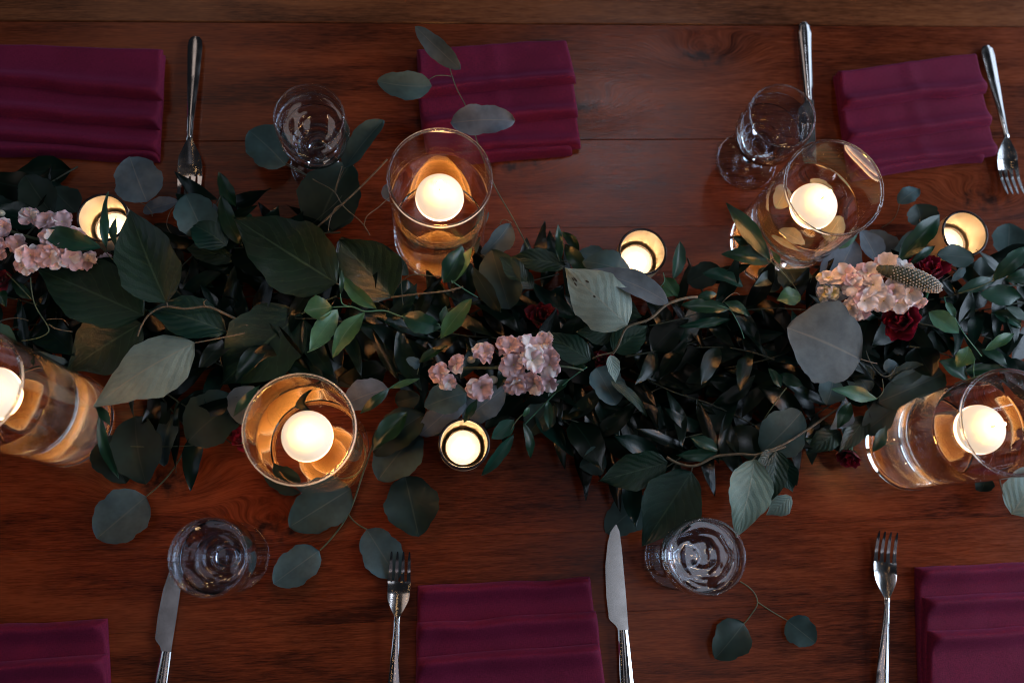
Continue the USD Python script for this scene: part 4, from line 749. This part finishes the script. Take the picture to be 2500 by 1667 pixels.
for (sx0, sy0) in spots:
    k = rf.choices([0, 1, 2], [5, 3, 2])[0]
    for attempt in range(14):
        sx, sy = sx0 + rf.uniform(-1, 1) * 6 * attempt, sy0 + rf.uniform(-1, 1) * 4 * attempt
        z = rf.uniform(.008, .044); p = P(sx, sy, z); deg = rf.choice([0, 180]) + rf.uniform(-35 - 4 * attempt, 35 + 4 * attempt)
        d = np.array([math.cos(math.radians(deg)), math.sin(math.radians(deg))]); hl = (.085, .07, .07)[k]
        ok = all(np.linalg.norm((c[:2] - p[:2]) - d * np.clip((c[:2] - p[:2]).dot(d), -hl, hl)) > rr + (.022, .036, .028)[k] for c, rr in keep_off)
        if ok: break
    if not ok: continue
    tilt = rf.uniform(-8, 8); roll = rf.uniform(-25, 25)
    if placed[k] == 0: path = protos[k].path
    else:
        path = numbered('/World', protos[k].path.split('/')[-1].split('_0')[0])
        x_ = UsdGeom.Xform.Define(stage, path)
        x_.GetPrim().GetReferences().AddInternalReference(protos[k].path); x_.GetPrim().SetInstanceable(True)
        was = protos[k].prim.GetCustomData()
        tag(x_.GetPrim(), None, was['category'], was['group'])
    stage.GetPrimAtPath(path).SetCustomDataByKey('label', where_label(k, sx, sy))
    placed[k] += 1
    xf = UsdGeom.Xformable(stage.GetPrimAtPath(path)); xf.ClearXformOpOrder()
    op = [o for o in xf.GetOrderedXformOps()]
    xf.AddTransformOp().Set(Gf.Matrix4d(Gf.Rotation(Gf.Vec3d(1, 0, 0), roll) * Gf.Rotation(Gf.Vec3d(0, 1, 0), tilt) * Gf.Rotation(Gf.Vec3d(0, 0, 1), deg), Gf.Vec3d(*map(float, p))))

# ------------------------------------------------------------------ flowers
def petal(B, d, up, L, W, cup=0.4, ruffle=0.1, seed=0, nl=7, nw=6):
    d = d / np.linalg.norm(d); s = np.cross(d, up); s /= np.linalg.norm(s) + 1e-9; n = np.cross(s, d)
    t = np.linspace(0, 1, nl + 1); u = np.linspace(-1, 1, nw + 1); Tg, Ug = np.meshgrid(t, u, indexing='ij')
    hw = (0.22 + 0.78 * np.sin(np.pi * np.minimum(Tg, 1) ** 1.25 * 0.80) ** 0.8) * W / 2
    ln = L * Tg * (1 - 0.16 * Ug ** 2 * Tg) * (1 + 0.05 * np.cos(Ug * 5 + seed) * Tg)
    h = cup * L * (Tg ** 1.6) * 0.6 - 0.35 * L * Tg ** 4 * (0.6 + 0.4 * math.sin(seed)) + cup * hw * Ug ** 2 + ruffle * L * Tg ** 2 * np.sin(Ug * 4.5 + seed * 2.1)
    v = B + d * ln[..., None] + s * (Ug * hw)[..., None] + n * h[..., None]
    f = []
    for i in range(nl):
        for j in range(nw):
            q = i * (nw + 1) + j; f.append([q, q + 1, q + nw + 2, q + nw + 1])
    return quads((v.reshape(-1, 3), np.array(f))), np.stack([Ug * .5 + .5, Tg], -1).reshape(-1, 2)
def floret(t, c, nrm, R, materials, seed, n=8):
    """One ruffled double flower: a floret with its petals as sub-parts."""
    r = random.Random(seed); nrm = nrm / np.linalg.norm(nrm)
    a = np.cross(nrm, [0.3, 0.8, 0.1]); a /= np.linalg.norm(a); b = np.cross(nrm, a)
    core = trimesh.creation.icosphere(1, R * 0.22); core.apply_translation(c - nrm * R * .1)
    fl = t.part('floret', core, CREAM, smooth=True, uv=np.full((len(core.vertices), 2), 0.1))
    for k in range(n):
        ring = k // 4; th = k * 2.4 + r.uniform(-.3, .3)
        el = [0.12, 0.55, 1.0][min(ring, 2)] + r.uniform(-.15, .2)
        d = (a * math.cos(th) + b * math.sin(th)) * math.cos(el) + nrm * math.sin(el)
        L = R * [1.25, 1.05, .72][min(ring, 2)] * r.uniform(.85, 1.15)
        m, uv = petal(c + nrm * R * .05 * ring, d, nrm + d * -0.2, L, L * r.uniform(.95, 1.25), r.uniform(.0, .4), r.uniform(.08, .2), seed + k, 8, 8)
        t.part('petal', m, r.choice(materials), smooth=True, uv=uv, parent=fl)
def stock(label, stem, florets, materials, buds=()):
    c0 = P(*px(*[('D'), stem[0][0], stem[0][1]])[:2], stem[0][2])
    t = Thing('stock_flower', label, 'flower', c0, 'pink stock flowers')
    add_stem(t, 'D', stem, 1.8, 1.2, STEM)
    for i, (x, y, z, rad) in enumerate(florets):
        q = px('D', x, y); c = P(q[0], q[1], z); r = random.Random(i * 31 + int(x))
        near = min(stem, key=lambda s: math.hypot(s[0] - x, s[1] - y)); qn = px('D', near[0], near[1])
        out = c - P(qn[0], qn[1], near[2] - 0.012); out = out / (np.linalg.norm(out) + 1e-6) + np.array([r.uniform(-.3, .3), r.uniform(-.3, .3), .35])
        floret(t, c, out, 0.84 * rad / .9408 * mpp(q[0], q[1], z), materials, i * 17 + int(x))
    for (x, y, z, rad) in buds:
        q = px('D', x, y); b = trimesh.creation.icosphere(2, rad / .9408 * mpp(q[0], q[1], z)); b.vertices *= [1, .8, .9]; b.apply_translation(P(q[0], q[1], z))
        t.part('bud', b, CREAM, smooth=True, uv=np.full((len(b.vertices), 2), 0.9))
stock('pale pink stock flower in the middle of the garland, above the lower votive', [(1010, 852, .07), (1090, 845, .076), (1180, 845, .078), (1270, 840, .074), (1340, 850, .06)],
  [(1172, 800, .092, 31), (1212, 795, .09, 28), (1250, 790, .088, 28), (1180, 838, .098, 31), (1222, 828, .10, 33), (1262, 838, .094, 32), (1185, 880, .09, 30), (1228, 880, .092, 30), (1262, 876, .084, 26), (1112, 812, .092, 28), (1050, 836, .09, 24), (1012, 856, .088, 26), (1030, 876, .086, 22), (1105, 888, .09, 34)], [PINK, PINK, BLUSH], [(1132, 872, .085, 12), (1082, 826, .084, 10), (1122, 895, .08, 10)])
stock('peach pink stock flower at the left edge beside the votive', [(-30, 505, .06), (50, 540, .06), (130, 560, .062), (230, 600, .05)],
  [(72, 500, .078, 26), (105, 512, .08, 30), (142, 510, .08, 28), (168, 545, .078, 30), (120, 548, .086, 32), (70, 585, .084, 32), (40, 560, .078, 26), (115, 590, .084, 32), (160, 590, .08, 32), (205, 600, .066, 28), (240, 600, .056, 20), (60, 612, .074, 24), (5, 520, .08, 26), (-5, 570, .08, 28)], [PINK, PINK, BLUSH], [(64, 484, .078, 9), (2, 490, .08, 10)])
stock('blush white stock flower at the right above the largest round leaf', [(1885, 655, .07), (1960, 668, .076), (2050, 660, .076), (2140, 640, .066)],
  [(1942, 632, .094, 30), (1958, 655, .096, 28), (1992, 628, .096, 28), (2006, 655, .10, 30), (1985, 690, .096, 30), (1955, 708, .088, 26), (1978, 712, .086, 24), (2030, 690, .094, 30), (2052, 668, .096, 28), (2038, 610, .088, 32), (2075, 615, .084, 28), (2088, 672, .092, 30), (2062, 695, .086, 26), (2108, 690, .084, 22)], [BLUSH, BLUSH, BLUSH, PINK], [])
stock('tiny cream budding flowers at the tip of the right stock flower', [(1950, 660, .07), (1905, 662, .078)], [(1897, 638, .088, 18), (1893, 672, .086, 16), (1912, 672, .09, 17), (1893, 690, .084, 11)], [CREAM, CREAM, BLUSH])
def rose(label, x, y, z, rad, axis=(0, 0, 1), seed=0):
    q = px('D', x, y); c = P(q[0], q[1], z); R = rad / .9408 * mpp(q[0], q[1], z); r = random.Random(seed)
    ax = np.array(axis, float); ax /= np.linalg.norm(ax); a = np.cross(ax, [0.2, 0.9, 0.3]); a /= np.linalg.norm(a); b = np.cross(ax, a)
    base = c - ax * R * .7
    t = Thing('red_rose', label, 'rose', base, 'red roses')
    t.part('stem', tube(spline([base - ax * R * 1.2 + [0, 0, -R * .3], base - ax * R * .5, base], 5), .0018, .002), STEMG, smooth=True)
    for k in range(5):
        th = k * 2 * math.pi / 5; d = a * math.cos(th) + b * math.sin(th) + ax * r.uniform(-.3, .5)
        m, uv = leaf_mesh(base, base + d * R * .75, R * .22, 'lance', 0, .1, .1, .02, k, 0, 6, 2); t.part('sepal', quads(m), LEAF['G'], smooth=True, uv=uv)
    for k in range(15):
        th = k * 2.399; f = k / 14.0
        tilt = 0.22 + 0.75 * f; L = R * (1.25 - 0.10 * f)
        d = (a * math.cos(th) + b * math.sin(th)) * math.sin(tilt * .9) + ax * math.cos(tilt * .9)
        st = base + (a * math.cos(th) + b * math.sin(th)) * R * (.10 + .22 * f)
        m, uv = petal(st, d, -(a * math.cos(th) + b * math.sin(th)) + ax * .35, L * (1.15 - .1 * f), R * (.75 + .5 * f), .55 - .2 * f, .05, seed + k, 8, 8)
        t.part('petal', m, ROSE2 if seed in (3, 4, 5, 6) else ROSE, smooth=True, uv=uv)
rose('dark red rose deep in the garland above the middle pink flowers', 1245, 727, .050, 33, (0.1, .1, 1), 1)
rose('red rose bud half hidden behind the small pale leaf right of the middle pink flowers', 1385, 826, .045, 22, (-.4, -.1, 1), 2)
rose('red rose beside the speckled white spike at the right', 2130, 622, .075, 42, (-.35, .6, .8), 3)
rose('crimson rose below the right pink flowers', 2072, 735, .072, 42, (-.75, -.1, .7), 4)
rose('small red rose bud left of the foot of the right edge vase', 1950, 1050, .026, 26, (-.5, -.8, .5), 5)
rose('red rose peeping out left of the lower left vase', 556, 1005, .03, 26, (-.4, .2, .9), 6)
rose('red rose cut off by the left edge below the pink flowers', -2, 640, .06, 24, (.2, 0, 1), 7)
# the speckled spike
q0, q1 = px('D', 2022, 618), px('D', 2160, 664)
A, Bp = P(q0[0], q0[1], .104), P(q1[0], q1[1], .100)
t = Thing('veronica_spike', 'grey-green flower spike speckled with tiny white buds at the right', 'flower', A)
ax = Bp - A; Ls = np.linalg.norm(ax); axh = ax / Ls; sa = np.cross(axh, [0, 0, 1]); sa /= np.linalg.norm(sa); sb = np.cross(axh, sa)
rad = lambda f: .0085 * (0.25 + 1.0 * math.sin(math.pi * min(f * .9 + .08, 1)) ** .7)
pts = [A + ax * f + np.array([0, 0, 0.004 * math.sin(3 * f)]) for f in np.linspace(0, 1, 14)]
bodies = []
for k in range(13):
    h = trimesh.creation.icosphere(1, 1.0); h.vertices = h.vertices * rad(k / 12) * .85; h.apply_translation(pts[k]); bodies.append(h)
t.part('spike', trimesh.util.concatenate(bodies), SPIKE, smooth=True)
bl = []; rb = random.Random(5)
for k in range(330):
    f = 0.12 + .86 * (k / 330.0); th = k * 2.399; c = A + ax * f + [0, 0, .004 * math.sin(3 * f)]
    d = sa * math.cos(th) + sb * math.sin(th) + axh * .2
    h = trimesh.creation.icosphere(0, .0011 * (.6 + .7 * f) * rb.uniform(.8, 1.2)); h.apply_translation(c + d * rad(f) * 0.98); bl.append(h)
t.part('bud', trimesh.util.concatenate(bl), BUD, smooth=True, kind='stuff')
